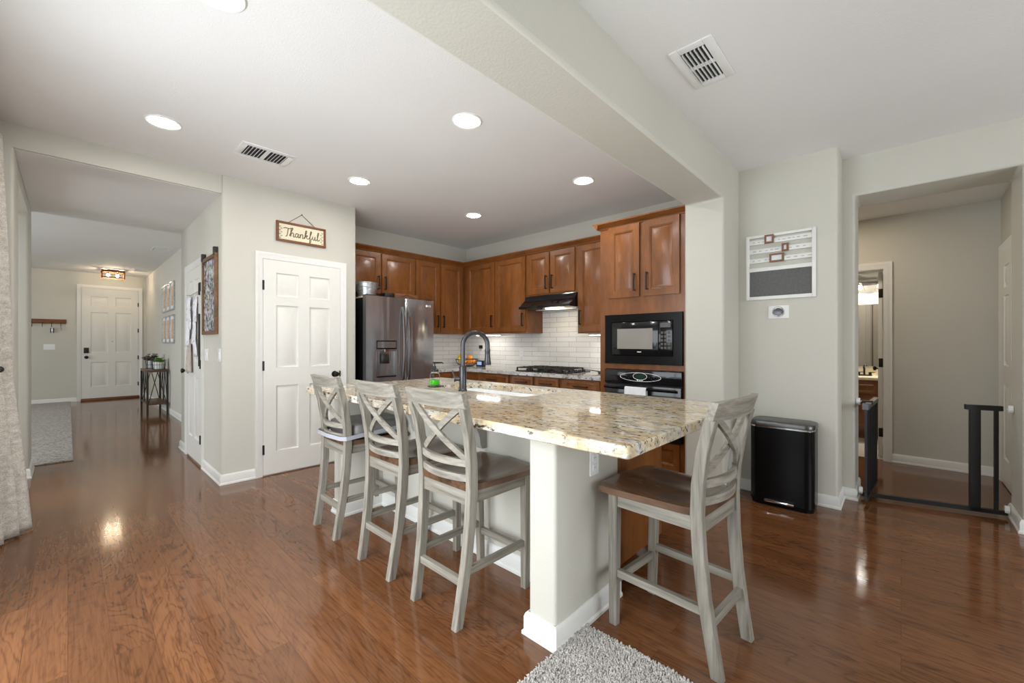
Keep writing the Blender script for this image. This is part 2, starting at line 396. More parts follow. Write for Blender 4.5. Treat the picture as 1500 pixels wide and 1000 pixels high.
struct('wall_hall', B(-0.62, 4.385, 0, -0.25, 4.77, SOF, only='z', **BV), WALL)
struct('wall_hall', B(-0.62, 4.385, SOF - 0.0, 0.93, 6.37, FC + 0.05), WALL)
struct('ceiling', B(-0.25, 4.41, SOF - 0.004, 0.93, 6.36, SOF + 0.01), CEIL)
struct('wall_hall', B(-0.40, 5.9, 0, -0.25, 6.37, SOF, only='z', **BV), WALL)
struct('wall_hall', B(-0.40, 4.77, 2.46, -0.252, 5.9, SOF), WALL)
struct('wall_pantry', B(0.93, 4.385, 0, 2.17, 6.32, H + 0.11, only='z', **BV), WALL)
struct('wall_foyer', B(1.26, 6.32, 0, 1.4, 13.1, FC), WALL)
struct('wall_front', B(-4.1, 13.0, 0, 1.4, 13.12, FC), WALL)
struct('wall_living', B(-4.1, 4.385, 0, -4.0, 4.8, FC), WALL)
struct('wall_living', B(-4.1, 4.8, 0, -4.0, 6.4, 0.5), WALL)
struct('wall_living', B(-4.1, 4.8, 2.4, -4.0, 6.4, FC), WALL)
struct('wall_living', B(-4.1, 6.4, 0, -4.0, 7.5, FC), WALL)
struct('wall_living', B(-4.1, 10.5, 0, -4.0, 13.0, FC), WALL)
struct('wall_living', B(-4.1, 7.5, 0, -4.0, 10.5, 0.6), WALL)
struct('wall_living', B(-4.1, 7.5, 2.4, -4.0, 10.5, FC), WALL)
struct('wall_living', B(-4.0, 4.385, 0, -0.62, 4.5, FC), WALL)
struct('wall_kitchen', B(2.17, 5.04, 0, 4.45, 5.16, H), WALL)
struct('wall_range', B(4.32, 1.34, 0, 4.45, 5.04, H), WALL)
bmw = struct('wall_stub', MB().prism([(x, 1.03, z) for x, z in ((-0.45, 2.418), (3.57, 2.418), (3.57, 0), (4.32, 0), (4.32, H + 0.06), (-0.45, H + 0.06))], (0, 0.31, 0)), WALL)
mdf = bmw.modifiers.new('soft_corners', 'BEVEL'); mdf.width = 0.018; mdf.segments = 3; mdf.limit_method = 'ANGLE'; mdf.angle_limit = R(60)
struct('wall_right', B(3.98, 0.35, 0, 4.35, 1.06, H, only='z', **BV), WALL)
hw = struct('wall_right', MB().prism([(4.30, y, z) for y, z in ((0.40, 0), (0.27, 0), (0.27, 2.43), (-0.585, 2.43), (-0.585, 0), (-3.42, 0), (-3.42, H + 0.06), (0.40, H + 0.06))], (0.40, 0, 0)), WALL)
mdf = hw.modifiers.new('soft_corners', 'BEVEL'); mdf.width = 0.018; mdf.segments = 3; mdf.limit_method = 'ANGLE'; mdf.angle_limit = R(60)
struct('wall_passage', B(5.95, -0.70, 0, 6.07, 0.125, 2.6), WALL)
struct('wall_passage', B(4.36, 0.41, 0, 4.69, 1.39, 2.6), WALL)
struct('wall_passage', B(5.95, 0.95, 0, 6.07, 1.5, 2.6), WALL)
struct('wall_passage', B(5.95, 0.125, 2.06, 6.07, 0.95, 2.6), WALL)
struct('wall_passage', B(4.70, -0.80, 0, 6.07, -0.68, 2.6), WALL)
struct('wall_passage', B(4.35, 1.40, 0, 6.07, 1.5, 2.6), WALL)
struct('wall_bath', B(7.66, -0.8, 0, 7.78, 1.7, 2.44), WALL)
struct('wall_bath', B(6.07, -0.8, 0, 7.66, -0.7, 2.44), WALL)
struct('wall_bath', B(6.07, 1.6, 0, 7.66, 1.7, 2.44), WALL)

def path_profile(mb, pts, prof):
    """profile (out, up) swept along a floor path, mitred at its corners; the wall is on the left of the walking direction"""
    P = [Vector((p[0], p[1], 0)) for p in pts]; out = []
    for k, p in enumerate(P):
        ds = []
        if k > 0: ds.append((p - P[k - 1]).normalized())
        if k < len(P) - 1: ds.append((P[k + 1] - p).normalized())
        ns = [Vector((d.y, -d.x, 0)) for d in ds]
        n = ns[0] if len(ns) == 1 else (ns[0] + ns[1]) / max(0.2, 1 + ns[0].dot(ns[1]))
        out.append([p + n * a + Vector((0, 0, z)) for a, z in prof])
    return mb.rings(out)
BBP = [(0, 0), (0.022, 0), (0.022, 0.012), (0.015, 0.02), (0.015, 0.07), (0.010, 0.083), (0.004, 0.09), (0, 0.09)]
def baseboard(name, *pts): return struct(name, path_profile(MB(), pts, BBP), TRIM)
baseboard('baseboard_pantry', (0.93, 5.08), (0.93, 4.385), (1.187, 4.385))
baseboard('baseboard_pantry', (2.037, 4.385), (2.17, 4.385))
baseboard('baseboard_hall', (1.26, 6.32), (0.93, 6.32), (0.93, 5.944))
baseboard('baseboard_foyer', (1.19, 13.0), (1.26, 13.0), (1.26, 6.32))
baseboard('baseboard_front', (-4, 13.0), (0.130, 13.0))
baseboard('baseboard_column', (-0.40, 5.9), (-0.25, 5.9), (-0.25, 6.37))
baseboard('baseboard_hallway', (-0.40, 4.385), (-0.25, 4.385), (-0.25, 4.77))
baseboard('baseboard_right', (3.57, 1.34), (3.57, 1.03), (3.98, 1.03), (3.98, 0.35), (4.30, 0.35), (4.30, 0.27), (4.70, 0.27))
baseboard('baseboard_rear', (4.70, -0.585), (4.30, -0.585), (4.30, -3.3))
baseboard('baseboard_passage', (5.95, 0.08), (5.95, -0.68), (5.86, -0.68))

# windows that let the daylight in (outside the frame)
def window(name, O, U, V, w, h, depth, bars):
    O, U, V = Vector(O), Vector(U), Vector(V); Nn = U.cross(V)
    mb = MB(); 
    def bar(u0, v0, u1, v1):
        pts = [O + U * a + V * b - Nn * depth / 2 for a, b in ((u0, v0), (u1, v0), (u1, v1), (u0, v1))]; mb.prism(pts, Nn * depth)
    f = 0.05
    bar(0, 0, w, f); bar(0, h - f, w, h); bar(0, f, f, h - f); bar(w - f, f, w, h - f)
    for k in range(1, bars): bar(w * k / bars - f / 2, f, w * k / bars + f / 2, h - f)
    return struct(name, mb, TRIM)
window('window_1', (-0.52, 0.4, 0.0), (0, 1, 0), (0, 0, 1), 2.6, 2.2, 0.08, 2)
window('window_2', (0.4, -3.36, 0.5), (1, 0, 0), (0, 0, 1), 3.0, 1.7, 0.08, 3)
window('window_4', (-4.05, 4.8, 0.5), (0, 1, 0), (0, 0, 1), 1.6, 1.9, 0.08, 2)
window('window_3', (-4.05, 7.5, 0.6), (0, 1, 0), (0, 0, 1), 3.0, 1.8, 0.08, 2)

# ------------------------------------------------------------------ doors
PPROF = [(0, 0), (0.005, -0.010), (0.014, -0.013), (0.022, -0.012), (0.048, -0.002)]
def six(w, h, m=0.115, g=0.105, rows=((0.11, 0.43), (0.51, 0.81), (0.845, 0.94))):
    pw = (w - 2 * m - g) / 2
    return [(u, h * a, u + pw, h * b) for a, b in rows for u in (m, m + pw + g)]
def casing(name, parent, O, U, Nn, w, h, cw=0.062, t=0.024):
    O, U, Nn = Vector(O), Vector(U), Vector(Nn); V = Vector((0, 0, 1))
    mb = MB(); prof = [(0, 0), (0, t * 0.55), (cw * 0.25, t * 0.8), (cw * 0.6, t * 0.8), (cw * 0.75, t), (cw, t), (cw, 0)]
    path = [(0, 0), (0, h), (w, h), (w, 0)]; nrm = [(-1, 0), (-1, 1), (1, 1), (1, 0)]
    mb.rings([[O + U * (p[0] + n[0] * a) + V * (p[1] + n[1] * a) + Nn * d for a, d in prof] for p, n in zip(path, nrm)])
    return obj(name, mb, TRIM, parent)
def hinge(parent, c, U, Nn):
    c, U, Nn = Vector(c), Vector(U), Vector(Nn); V = Vector((0, 0, 1))
    mb = MB().tube([c - V * 0.045 + Nn * 0.006, c + V * 0.045 + Nn * 0.006], 0.007, 8)
    a = c + U * 0.012; mb.prism([c - V * 0.045, a - V * 0.045, a + V * 0.045, c + V * 0.045], Nn * 0.003)
    return obj('hinge', mb, BRONZE, parent)
def knob(parent, c, Nn, r=0.027, name='knob', m=None):
    c = Vector(c); ax = 'x' if abs(Nn[0]) > 0.5 else 'y'; sg = Nn[0] if ax == 'x' else Nn[1]
    prof = [(0.003, 0), (0.032, 0.0), (0.032, 0.006), (0.013, 0.010), (0.011, 0.03), (0.020, 0.036), (r, 0.048), (r * 0.9, 0.060), (0.010, 0.066), (0.002, 0.067)]
    return obj(name, MB().lathe([(a, b * sg) for a, b in prof], c, 20, ax), m or BRONZE, parent)

d1 = sthing('door_1', (1.62, 4.385, 0), 'white six panel pantry door under the rustic word sign', 'door')
casing('casing', d1, (1.25, 4.385, 0), (1, 0, 0), (0, -1, 0), 0.738, 2.05)
lf = obj('leaf', MB().slab((1.252, 4.385, 0.012), (1, 0, 0), (0, 0, 1), (0, -1, 0), 0.734, 2.034, 0.016,
     [(u, a, u2, b) for a, b in ((0.21, 0.835), (1.01, 1.605), (1.69, 1.915)) for u, u2 in ((0.112, 0.315), (0.420, 0.622))], PPROF), DOORP, d1)
for z in (0.25, 1.04, 1.80): hinge(d1, (1.251, 4.371, z), (1, 0, 0), (0, -1, 0))
knob(d1, (1.925, 4.371, 0.93), (0, -1, 0))
obj('latch_plate', B(1.976, 4.360, 0.90, 1.986, 4.374, 0.96), BRONZE, d1)
d2 = sthing('door_2', (0.66, 13.0, 0), 'white six panel front door at the far end of the hallway', 'door')
casing('casing', d2, (0.199, 13.0, 0), (1, 0, 0), (0, -1, 0), 0.93, 2.47, 0.065, 0.028)
obj('leaf', MB().slab((0.203, 13.0, 0.05), (1, 0, 0), (0, 0, 1), (0, -1, 0), 0.922, 2.415, 0.018,
    [(u, a, u2, b) for a, b in ((0.245, 0.79), (0.995, 1.89), (2.03, 2.24)) for u, u2 in ((0.14, 0.415), (0.535, 0.80))], [(0, 0), (0.010, -0.014), (0.03, -0.016), (0.06, -0.002)]), DOORP, d2)
obj('threshold', B(0.19, 12.95, 0, 1.14, 13.0, 0.045, bev=0.01), RUSTICX, d2)
for z in (0.32, 0.93, 1.55, 2.15): hinge(d2, (1.122, 12.98, z), (-1, 0, 0), (0, -1, 0))
obj('keypad_lock', B(0.235, 12.955, 1.04, 0.315, 12.982, 1.16, bev=0.006), BLACK, d2)
knob(d2, (0.275, 12.982, 0.95), (0, -1, 0), 0.034)
obj('peephole', MB().lathe([(0.001, 0), (0.012, 0), (0.012, -0.006), (0.001, -0.008)], (0.685, 12.982, 1.30), 12, 'y'), CHROME, d2)
d3 = sthing('door_3', (0.93, 5.5, 0), 'white closet door covered with hung papers on the hallway wall', 'door')
casing('casing', d3, (0.93, 5.88, 0), (0, -1, 0), (-1, 0, 0), 0.74, 2.05)
obj('leaf', MB().slab((0.93, 5.876, 0.03), (0, -1, 0), (0, 0, 1), (-1, 0, 0), 0.732, 2.015, 0.016, six(0.732, 2.015), PPROF), DOORP, d3)
for z in (0.28, 1.04, 1.82): hinge(d3, (0.915, 5.148, z), (0, 1, 0), (-1, 0, 0))
knob(d3, (0.916, 5.81, 0.95), (-1, 0, 0), 0.027)
d4 = sthing('door_4', (5.95, 0.5, 0), 'white cased bathroom doorway with dark hinges in the passage', 'doorway')
casing('casing', d4, (5.95, 0.93, 0), (0, -1, 0), (-1, 0, 0), 0.79, 2.045, 0.072)
obj('jamb', B(5.945, 0.126, 0, 6.07, 0.140, 2.045).box(5.945, 0.93, 0, 6.07, 0.949, 2.045).box(5.945, 0.126, 2.045, 6.07, 0.949, 2.059), TRIM, d4)
lf4 = obj('leaf', B(6.075, 0.150, 0.012, 6.78, 0.185, 2.035, bev=0.002), DOORP, d4)
for z in (0.28, 1.04, 1.80): obj('hinge', B(6.070, 0.143, z - 0.048, 6.0755, 0.180, z + 0.048, bev=0.002), BRONZE, d4)
knob(d4, (6.72, 0.186, 0.95), (0, 1, 0))
d6 = sthing('door_6', (4.69, 0.85, 0), 'white closet door of the passage seen only in the bathroom mirror', 'door')
casing('casing', d6, (4.69, 0.50, 0), (0, 1, 0), (1, 0, 0), 0.72, 2.05)
obj('leaf', MB().slab((4.69, 0.504, 0.012), (0, 1, 0), (0, 0, 1), (1, 0, 0), 0.712, 2.02, 0.016, six(0.712, 2.02), PPROF), DOORP, d6)
d5 = sthing('door_5', (5.4, -0.68, 0), 'white door casing on the right wall of the passage', 'doorway')
casing('casing', d5, (5.78, -0.68, 0), (-1, 0, 0), (0, 1, 0), 0.80, 2.06, 0.075, 0.026)
obj('leaf', MB().slab((5.78, -0.68, 0.01), (-1, 0, 0), (0, 0, 1), (0, 1, 0), 0.80, 2.05, 0.016, six(0.8, 2.05), PPROF), DOORP, d5)

# ------------------------------------------------------------------ kitchen cabinets
CPROF = [(0, 0), (0.004, -0.004), (0.010, -0.005), (0.013, -0.013), (0.020, -0.013), (0.038, -0.006)]
XP, YP, ZP = Vector((1, 0, 0)), Vector((0, 1, 0)), Vector((0, 0, 1))
def cab_door(parent, O, U, Nn, w, h, handle=None, name='door', stile=0.058, hl=0.165, horizontal=False):
    O, U, Nn = Vector(O), Vector(U), Vector(Nn)
    d = obj(name, MB().slab(O, U, ZP, Nn, w, h, 0.02, [(stile, stile, w - stile, h - stile)] if not horizontal else [(0.03, 0.025, w - 0.03, h - 0.025)],
            CPROF if not horizontal else [(0, 0), (0.006, 0.003), (0.012, 0.0)]), CABZ, parent)
    if handle:
        c = O + U * handle[0] + ZP * handle[1] + Nn * 0.02
        pull(d, c, U if horizontal else ZP, Nn, hl)
    return d
def pull(parent, c, D, Nn, L):
    S = D.cross(Nn); mb = MB(); a = 0.006
    def blk(p0, p1, w):
        p0, p1 = Vector(p0), Vector(p1); d = (p1 - p0)
        e = d.normalized(); x = S; y = e.cross(x)
        mb.prism([p0 + x * w + y * w, p0 - x * w + y * w, p0 - x * w - y * w, p0 + x * w - y * w], d)
    blk(c - D * L / 2 + Nn * 0.032, c + D * L / 2 + Nn * 0.032, a)
    for s in (-1, 1): blk(c + D * s * (L / 2 - 0.008), c + D * s * (L / 2 - 0.008) + Nn * 0.03, a * 0.9)
    return obj('handle', mb, BLACK, parent)
CROWN = [(0, 0), (0.012, 0), (0.018, 0.012), (0.026, 0.016), (0.048, 0.042), (0.056, 0.046), (0.058, 0.058), (0, 0.058)]
def crown(parent, p, q, Nn, z):
    p, q, Nn = Vector((p[0], p[1], z)), Vector((q[0], q[1], z)), Vector(Nn)
    return obj('crown_molding', MB().prism([p + Nn * a + ZP * b for a, b in CROWN], q - p), CABX if abs(Nn.x) > 0.5 else CABZ, parent)
ZT = 2.375
# A: over the refrigerator
a = thing('wall_cabinet', 'short two door wall cabinet above the refrigerator', 'cabinet', (2.65, 5.04, 1.84), 'stained maple kitchen cabinets')
obj('body', B(2.175, 4.70, 1.84, 3.13, 5.035, ZT), CABZ, a)
cab_door(a, (2.185, 4.70, 1.865), XP, -YP, 0.448, 0.495, (0.415, 0.13)); cab_door(a, (2.655, 4.70, 1.865), XP, -YP, 0.465, 0.495, (0.035, 0.13))
crown(a, (2.175, 4.70), (3.13, 4.70), (0, -1, 0), ZT - 0.005)
# B: right of the refrigerator
b = thing('wall_cabinet', 'tall two door wall cabinet right of the refrigerator', 'cabinet', (3.55, 5.04, 1.38), 'stained maple kitchen cabinets')
obj('body', B(3.13, 4.70, 1.385, 3.975, 5.035, ZT), CABZ, b)
cab_door(b, (3.145, 4.70, 1.405), XP, -YP, 0.38, 0.955, (0.345, 0.15)); cab_door(b, (3.555, 4.70, 1.405), XP, -YP, 0.38, 0.955, (0.035, 0.15))
crown(b, (3.13, 4.70), (3.99, 4.70), (0, -1, 0), ZT - 0.005)
# C: corner unit on the range wall
c = thing('wall_cabinet', 'tall two door wall cabinet between the corner and the range hood', 'cabinet', (4.32, 4.1, 1.38), 'stained maple kitchen cabinets')
obj('body', B(3.99, 3.475, 1.385, 4.315, 5.03, ZT), CABZ, c)
cab_door(c, (3.99, 4.61, 1.405), -YP, -XP, 0.56, 0.955, (0.525, 0.15)); cab_door(c, (3.99, 4.02, 1.405), -YP, -XP, 0.53, 0.955, (0.495, 0.15))
crown(c, (3.99, 4.72), (3.99, 3.475), (-1, 0, 0), ZT - 0.005)
# D: above the hood
d = thing('wall_cabinet', 'short two door wall cabinet above the black range hood', 'cabinet', (4.32, 3.09, 1.84), 'stained maple kitchen cabinets')
obj('body', B(3.99, 2.705, 1.842, 4.315, 3.473, ZT), CABZ, d)
cab_door(d, (3.99, 3.452, 1.862), -YP, -XP, 0.345, 0.498, (0.31, 0.13)); cab_door(d, (3.99, 3.085, 1.862), -YP, -XP, 0.35, 0.498, (0.035, 0.13))
crown(d, (3.99, 3.473), (3.99, 2.705), (-1, 0, 0), ZT - 0.005)
# E: single door beside the oven tower
e = thing('wall_cabinet', 'tall single door wall cabinet between hood and oven tower', 'cabinet', (4.32, 2.45, 1.36), 'stained maple kitchen cabinets')
obj('body', B(3.99, 2.212, 1.365, 4.315, 2.703, ZT), CABZ, e)
cab_door(e, (3.99, 2.685, 1.385), -YP, -XP, 0.455, 0.975, (0.032, 0.16))
crown(e, (3.99, 2.703), (3.99, 2.212), (-1, 0, 0), ZT - 0.005)
# F: oven tower
t = thing('oven_tower_cabinet', 'full height oven tower cabinet at the end of the range wall', 'cabinet', (4.0, 1.79, 0), 'stained maple kitchen cabinets')
obj('body', B(3.66, 2.145, 0.1, 4.315, 2.208, 2.385).box(3.66, 1.345, 0.1, 4.315, 1.38, 2.385).box(3.66, 1.38, 1.53, 4.315, 2.145, 2.385)
    .box(3.66, 1.38, 1.005, 4.315, 2.145, 1.055).box(3.66, 1.38, 0.1, 4.315, 2.145, 0.37).box(3.75, 1.36, 0, 4.3, 2.19, 0.1).box(4.28, 1.38, 0.37, 4.31, 2.145, 1.53), CABZ, t)
cab_door(t, (3.66, 2.11, 1.69), -YP, -XP, 0.325, 0.69, (0.285, 0.135)); cab_door(t, (3.66, 1.742, 1.69), -YP, -XP, 0.332, 0.69, (0.04, 0.135))
cab_door(t, (3.66, 2.11, 0.125), -YP, -XP, 0.70, 0.235, None, 'drawer', 0.05)
crown(t, (3.66, 2.208), (3.66, 1.345), (-1, 0, 0), 2.38)
crown(t, (3.925, 2.208), (3.602, 2.208), (0, 1, 0), 2.38)
# base cabinets
def base_unit(label, y1, y0, fronts):
    u = thing('base_cabinet', label, 'cabinet', (4.0, (y0 + y1) / 2, 0), 'stained maple kitchen cabinets')
    obj('body', B(3.71, y0, 0.1, 4.315, y1, 0.872).box(3.78, y0, 0, 4.31, y1, 0.1), CABZ, u)
    for f1, f0 in fronts:
        cab_door(u, (3.71, f1, 0.745), -YP, -XP, f1 - f0, 0.115, ((f1 - f0) / 2, 0.05), 'drawer', hl=0.16, horizontal=True)
        cab_door(u, (3.71, f1, 0.125), -YP, -XP, f1 - f0, 0.60, (0.04, 0.5))
    return u
base_unit('base cabinet with a wide drawer left of the cooktop', 4.42, 3.485, [(4.08, 3.515)])
base_unit('base cabinet with two drawer fronts under the gas cooktop', 3.483, 2.722, [(3.455, 3.125), (3.085, 2.755)])
base_unit('base cabinet with a drawer beside the oven tower', 2.72, 2.212, [(2.68, 2.235)])
u = thing('base_cabinet', 'base cabinet between refrigerator and corner', 'cabinet', (3.4, 4.7, 0), 'stained maple kitchen cabinets')
obj('body', B(3.17, 4.44, 0.1, 4.315, 5.035, 0.872).box(3.2, 4.5, 0, 4.3, 5.03, 0.1), CABZ, u)
cab_door(u, (3.2, 4.44, 0.745), XP, -YP, 0.45, 0.115, (0.225, 0.05), 'drawer', hl=0.16, horizontal=True)
cab_door(u, (3.2, 4.44, 0.125), XP, -YP, 0.45, 0.60, (0.04, 0.5))
# counter + splash
tag(obj('countertop', MB().prism([(3.165, 5.038, 0.874), (3.165, 4.40, 0.874), (3.67, 4.40, 0.874), (3.67, 2.21, 0.874), (4.318, 2.21, 0.874), (4.318, 5.038, 0.874)], (0, 0, 0.04)), GRANITE2),
    'pale speckled granite counter in an L along the range wall', 'countertop')
struct('trim_1', B(4.308, 2.212, 0.914, 4.319, 5.036, 1.90), TILEY)['label'] = 'white subway tile backsplash behind the cooktop'
struct('trim_2', B(3.13, 5.026, 0.914, 4.308, 5.039, 1.40), TILEX)['label'] = 'white subway tile backsplash beside the refrigerator'
# under cabinet lights
for i, (y0, y1, z, lb) in enumerate(((4.55, 4.10, 1.385, 'slim light strip under the corner wall cabinet'), (2.62, 2.30, 1.365, 'slim light strip under the cabinet beside the oven tower'))):
    ul = thing('cabinet_light', lb, 'light', (4.12, (y0 + y1) / 2, z), 'lights under the wall cabinets')
    obj('housing', B(4.08, y0, z - 0.018, 4.16, y1, z, bev=0.003), WHITEP, ul)
    obj('lens', B(4.09, y0 - 0.01, z - 0.022, 4.15, y1 + 0.01, z - 0.0175), STRIP, ul)

# range hood
h = thing('range_hood', 'black under cabinet range hood over the cooktop', 'range hood', (4.1, 3.09, 1.65))
obj('body', MB().prism([(4.315, 3.47, 1.84), (3.97, 3.47, 1.84), (3.955, 3.47, 1.80), (3.86, 3.47, 1.715), (3.83, 3.47, 1.70), (3.83, 3.47, 1.672), (4.315, 3.47, 1.672)], (0, -0.765, 0)), BLACKGLOSS, h)
obj('lamp', B(3.93, 2.93, 1.664, 4.05, 3.13, 1.6725, bev=0.003), HOODLAMP, h)
obj('filter', B(4.08, 2.78, 1.666, 4.28, 3.40, 1.6725), GALV, h)
obj('switch_panel', MB().prism([(3.951, 2.86, 1.792), (3.951, 2.74, 1.792), (3.929, 2.74, 1.772), (3.929, 2.86, 1.772)], (-0.004, 0, 0.004)), GRAYMETAL, h)

# microwave
mw = thing('microwave', 'black built in microwave in the oven tower above the oven', 'microwave', (3.7, 1.763, 1.06))
obj('trim_frame', MB().slab((3.66, 2.142, 1.058), -YP, ZP, -XP, 0.758, 0.47, 0.022, [(0.068, 0.075, 0.758 - 0.078, 0.47 - 0.07)], [(0, 0), (0.006, -0.008)]), BLACKSATIN, mw)
dr = obj('door', B(3.634, 1.60, 1.142, 3.66, 2.066, 1.452, bev=0.004), BLACKGLOSS, mw)
def mesh_window():
    m, nt, bs = nm('microwave_mesh'); v = coords(nt)
    w = N(nt, 'ShaderNodeTexWave', wave_type='BANDS', bands_direction='Y'); w.inputs['Scale'].default_value = 45; nt.links.new(v, w.inputs[0])
    nt.links.new(ramp(nt, w.outputs[1], [(0.3, lin(96, 92, 86)), (0.7, lin(178, 174, 166))]), bs.inputs['Base Color']); bs.inputs['Roughness'].default_value = 0.25; return m
obj('window', B(3.6325, 1.652, 1.20, 3.636, 2.005, 1.39), mesh_window(), dr)
pn = obj('control_panel', B(3.634, 1.47, 1.142, 3.66, 1.596, 1.452, bev=0.004), BLACKGLOSS, mw)
obj('display', B(3.6325, 1.485, 1.395, 3.6345, 1.58, 1.435), CHALK, pn)
for i in range(5):
    for j in range(3): obj('button', B(3.632, 1.488 + j * 0.032, 1.20 + i * 0.034, 3.6345, 1.51 + j * 0.032, 1.222 + i * 0.034, bev=0.002), CHALK, pn)
obj('badge', B(3.6325, 1.76, 1.168, 3.634, 1.80, 1.176), WHITEP, dr)

# wall oven
ov = thing('wall_oven', 'black wall oven with an oval control panel below the microwave', 'oven', (3.7, 1.763, 0.37))
obj('body', B(3.66, 1.385, 0.375, 4.25, 2.14, 1.0), BLACK, ov)
cp = obj('control_panel', B(3.628, 1.385, 0.872, 3.66, 2.14, 1.0, bev=0.005), BLACKGLOSS, ov)
def ell(cy, cz, ry, rz, x, n=40): return [(x, cy + ry * math.cos(2 * math.pi * i / n), cz + rz * math.sin(2 * math.pi * i / n)) for i in range(n + 1)]
obj('oval_trim', MB().tube(ell(1.77, 0.938, 0.20, 0.040, 3.6265), 0.0021, 6, False), WHITEP, cp)
obj('dial_trim', MB().tube(ell(1.77, 0.945, 0.068, 0.032, 3.6265), 0.0021, 6, False), WHITEP, cp)
GREEN = plain('green_display', (0.01, 0.03, 0.02, 1), 0.2, emit=(0.15, 0.5, 0.25, 1), estr=0.015, tex=0)
obj('display', MB().prism(ell(1.77, 0.945, 0.055, 0.024, 3.6275, 30)[:-1], (-0.001, 0, 0)), GREEN, cp)
for i in range(5):
    for sgn in (-1, 1): obj('button', MB().lathe([(0.001, -0.002), (0.006, -0.002), (0.006, 0)], (3.628, 1.77 + sgn * (0.09 + 0.022 * i), 0.938 - 0.004 * (i % 2) * 3), 10, 'x'), GRAYMETAL, cp)
for i in range(3): obj('button', B(3.6265, 1.742 + i * 0.022, 0.903, 3.6285, 1.756 + i * 0.022, 0.912), WHITEP, cp)
od = obj('door', B(3.626, 1.39, 0.38, 3.66, 2.135, 0.862, bev=0.005), BLACKGLOSS, ov)
obj('door_window', B(3.6245, 1.50, 0.46, 3.627, 2.03, 0.76, bev=0.001), BLACKGLOSS, od)
hb = MB().tube([(3.575, 1.42, 0.835), (3.575, 2.11, 0.835)], 0.013, 12)
for y in (1.47, 2.06): hb.tube([(3.575, y, 0.835), (3.628, y, 0.835)], 0.009, 8)
obj('handle', hb, BLACKSATIN, od)
tw = MB()
rings_ = []
for y in [1.68 + 0.21 * i / 14 for i in range(15)]:
    w = 0.0025 * math.sin(i * 0 + y * 60)
    rings_.append([(3.556 + w, y, 0.60), (3.556 + w * .5, y, 0.83), (3.566, y, 0.850), (3.584, y, 0.850), (3.594, y, 0.83), (3.594 + w, y, 0.66), (3.590 + w, y, 0.66), (3.590, y, 0.83), (3.582, y, 0.845), (3.568, y, 0.845), (3.561, y, 0.83), (3.561 + w, y, 0.60)])
tw.rings(rings_)
tag(obj('dish_towel', tw, PAPER), 'white dish towel hung over the oven handle', 'towel')

# cooktop
ck = thing('gas_cooktop', 'black gas cooktop with iron grates on the pale counter', 'cooktop', (4.03, 3.09, 0.914))
obj('plate', B(3.77, 2.71, 0.914, 4.27, 3.47, 0.924, bev=0.004), BLACKSATIN, ck)
for y0 in (2.80, 3.03, 3.26):
    g = MB(); y1 = y0 + 0.205; z = 0.957
    for x in (3.80, 4.24): g.box(x - 0.006, y0, z - 0.006, x + 0.006, y1, z + 0.006)
    for y in (y0, y1): g.box(3.80, y - 0.006, z - 0.006, 4.24, y + 0.006, z + 0.006)
    for y in (y0 + 0.07, y0 + 0.135): g.box(3.80, y - 0.005, z - 0.004, 4.24, y + 0.005, z + 0.008)
    for x in (3.91, 4.02, 4.13): g.box(x - 0.005, y0, z - 0.004, x + 0.005, y1, z + 0.010)
    for x in (3.80, 4.24):
        for y in (y0, y1): g.box(x - 0.008, y - 0.008, 0.924, x + 0.008, y + 0.008, z)
    obj('grate', g, IRON, ck)
for x, y in ((3.91, 2.90), (4.13, 2.90), (4.02, 3.13), (3.91, 3.36), (4.13, 3.36)):
    obj('burner', MB().lathe([(0.002, 0.924), (0.045, 0.924), (0.045, 0.934), (0.036, 0.94), (0.03, 0.947), (0.002, 0.949)], (x, y, 0), 20), IRON, ck)
for i in range(5): obj('knob', MB().lathe([(0.002, 0.924), (0.018, 0.924), (0.017, 0.946), (0.002, 0.948)], (3.84 + 0.085 * i, 2.745, 0), 14), GRAYMETAL, ck)
# spoon rest with spoon
tag(obj('spoon_rest', MB().lathe([(0.002, 0), (0.04, 0), (0.055, 0.016), (0.05, 0.017), (0.036, 0.005), (0.002, 0.005)], (4.08, 2.44, 0.914), 24), GRAYMETAL), 'small grey spoon rest on the counter right of the cooktop', 'spoon rest')
tag(obj('spoon', MB().tube([(4.08, 2.44, 0.927), (4.075, 2.49, 0.938), (4.07, 2.56, 0.945), (4.06, 2.66, 0.950)], [0.012, 0.006, 0.005, 0.004], 8), IRON), 'dark spoon lying across the spoon rest by the cooktop', 'spoon')

# refrigerator
fr = thing('refrigerator', 'black stainless french door refrigerator with ice dispenser in the alcove', 'refrigerator', (2.697, 4.65, 0))
obj('body', B(2.245, 4.37, 0.02, 3.15, 5.02, 1.765, bev=0.006), BLACKSATIN, fr)
ld = obj('door', MB().slab((2.243, 4.37, 0.715), XP, ZP, -YP, 0.487, 1.07, 0.07, [(0.121, 0.15, 0.380, 0.455)], [(0, 0), (0.004, -0.002), (0.006, -0.055)]), FRIDGE, fr)
obj('door', B(2.736, 4.30, 0.715, 3.150, 4.37, 1.785, bev=0.006), FRIDGE, fr)
fd = obj('freezer_drawer', B(2.243, 4.30, 0.07, 3.150, 4.37, 0.705, bev=0.006), FRIDGE, fr)
obj('handle', MB().tube([(2.36, 4.30, 0.62), (2.36, 4.25, 0.62), (3.03, 4.25, 0.62), (3.03, 4.30, 0.62)], 0.012, 10), FRIDGE, fd)
for x, par in ((2.700, ld), (2.775, fr)):
    pts = []
    for i in range(13):
        k = i / 12; pts.append((x, 4.300 - 0.055 * math.sin(math.pi * k) ** 0.5 if 0 < k < 1 else 4.302, 0.80 + 0.88 * k))
    obj('handle', MB().sweep(pts, 0.024, 0.016, (1, 0, 0)), STEEL, par)
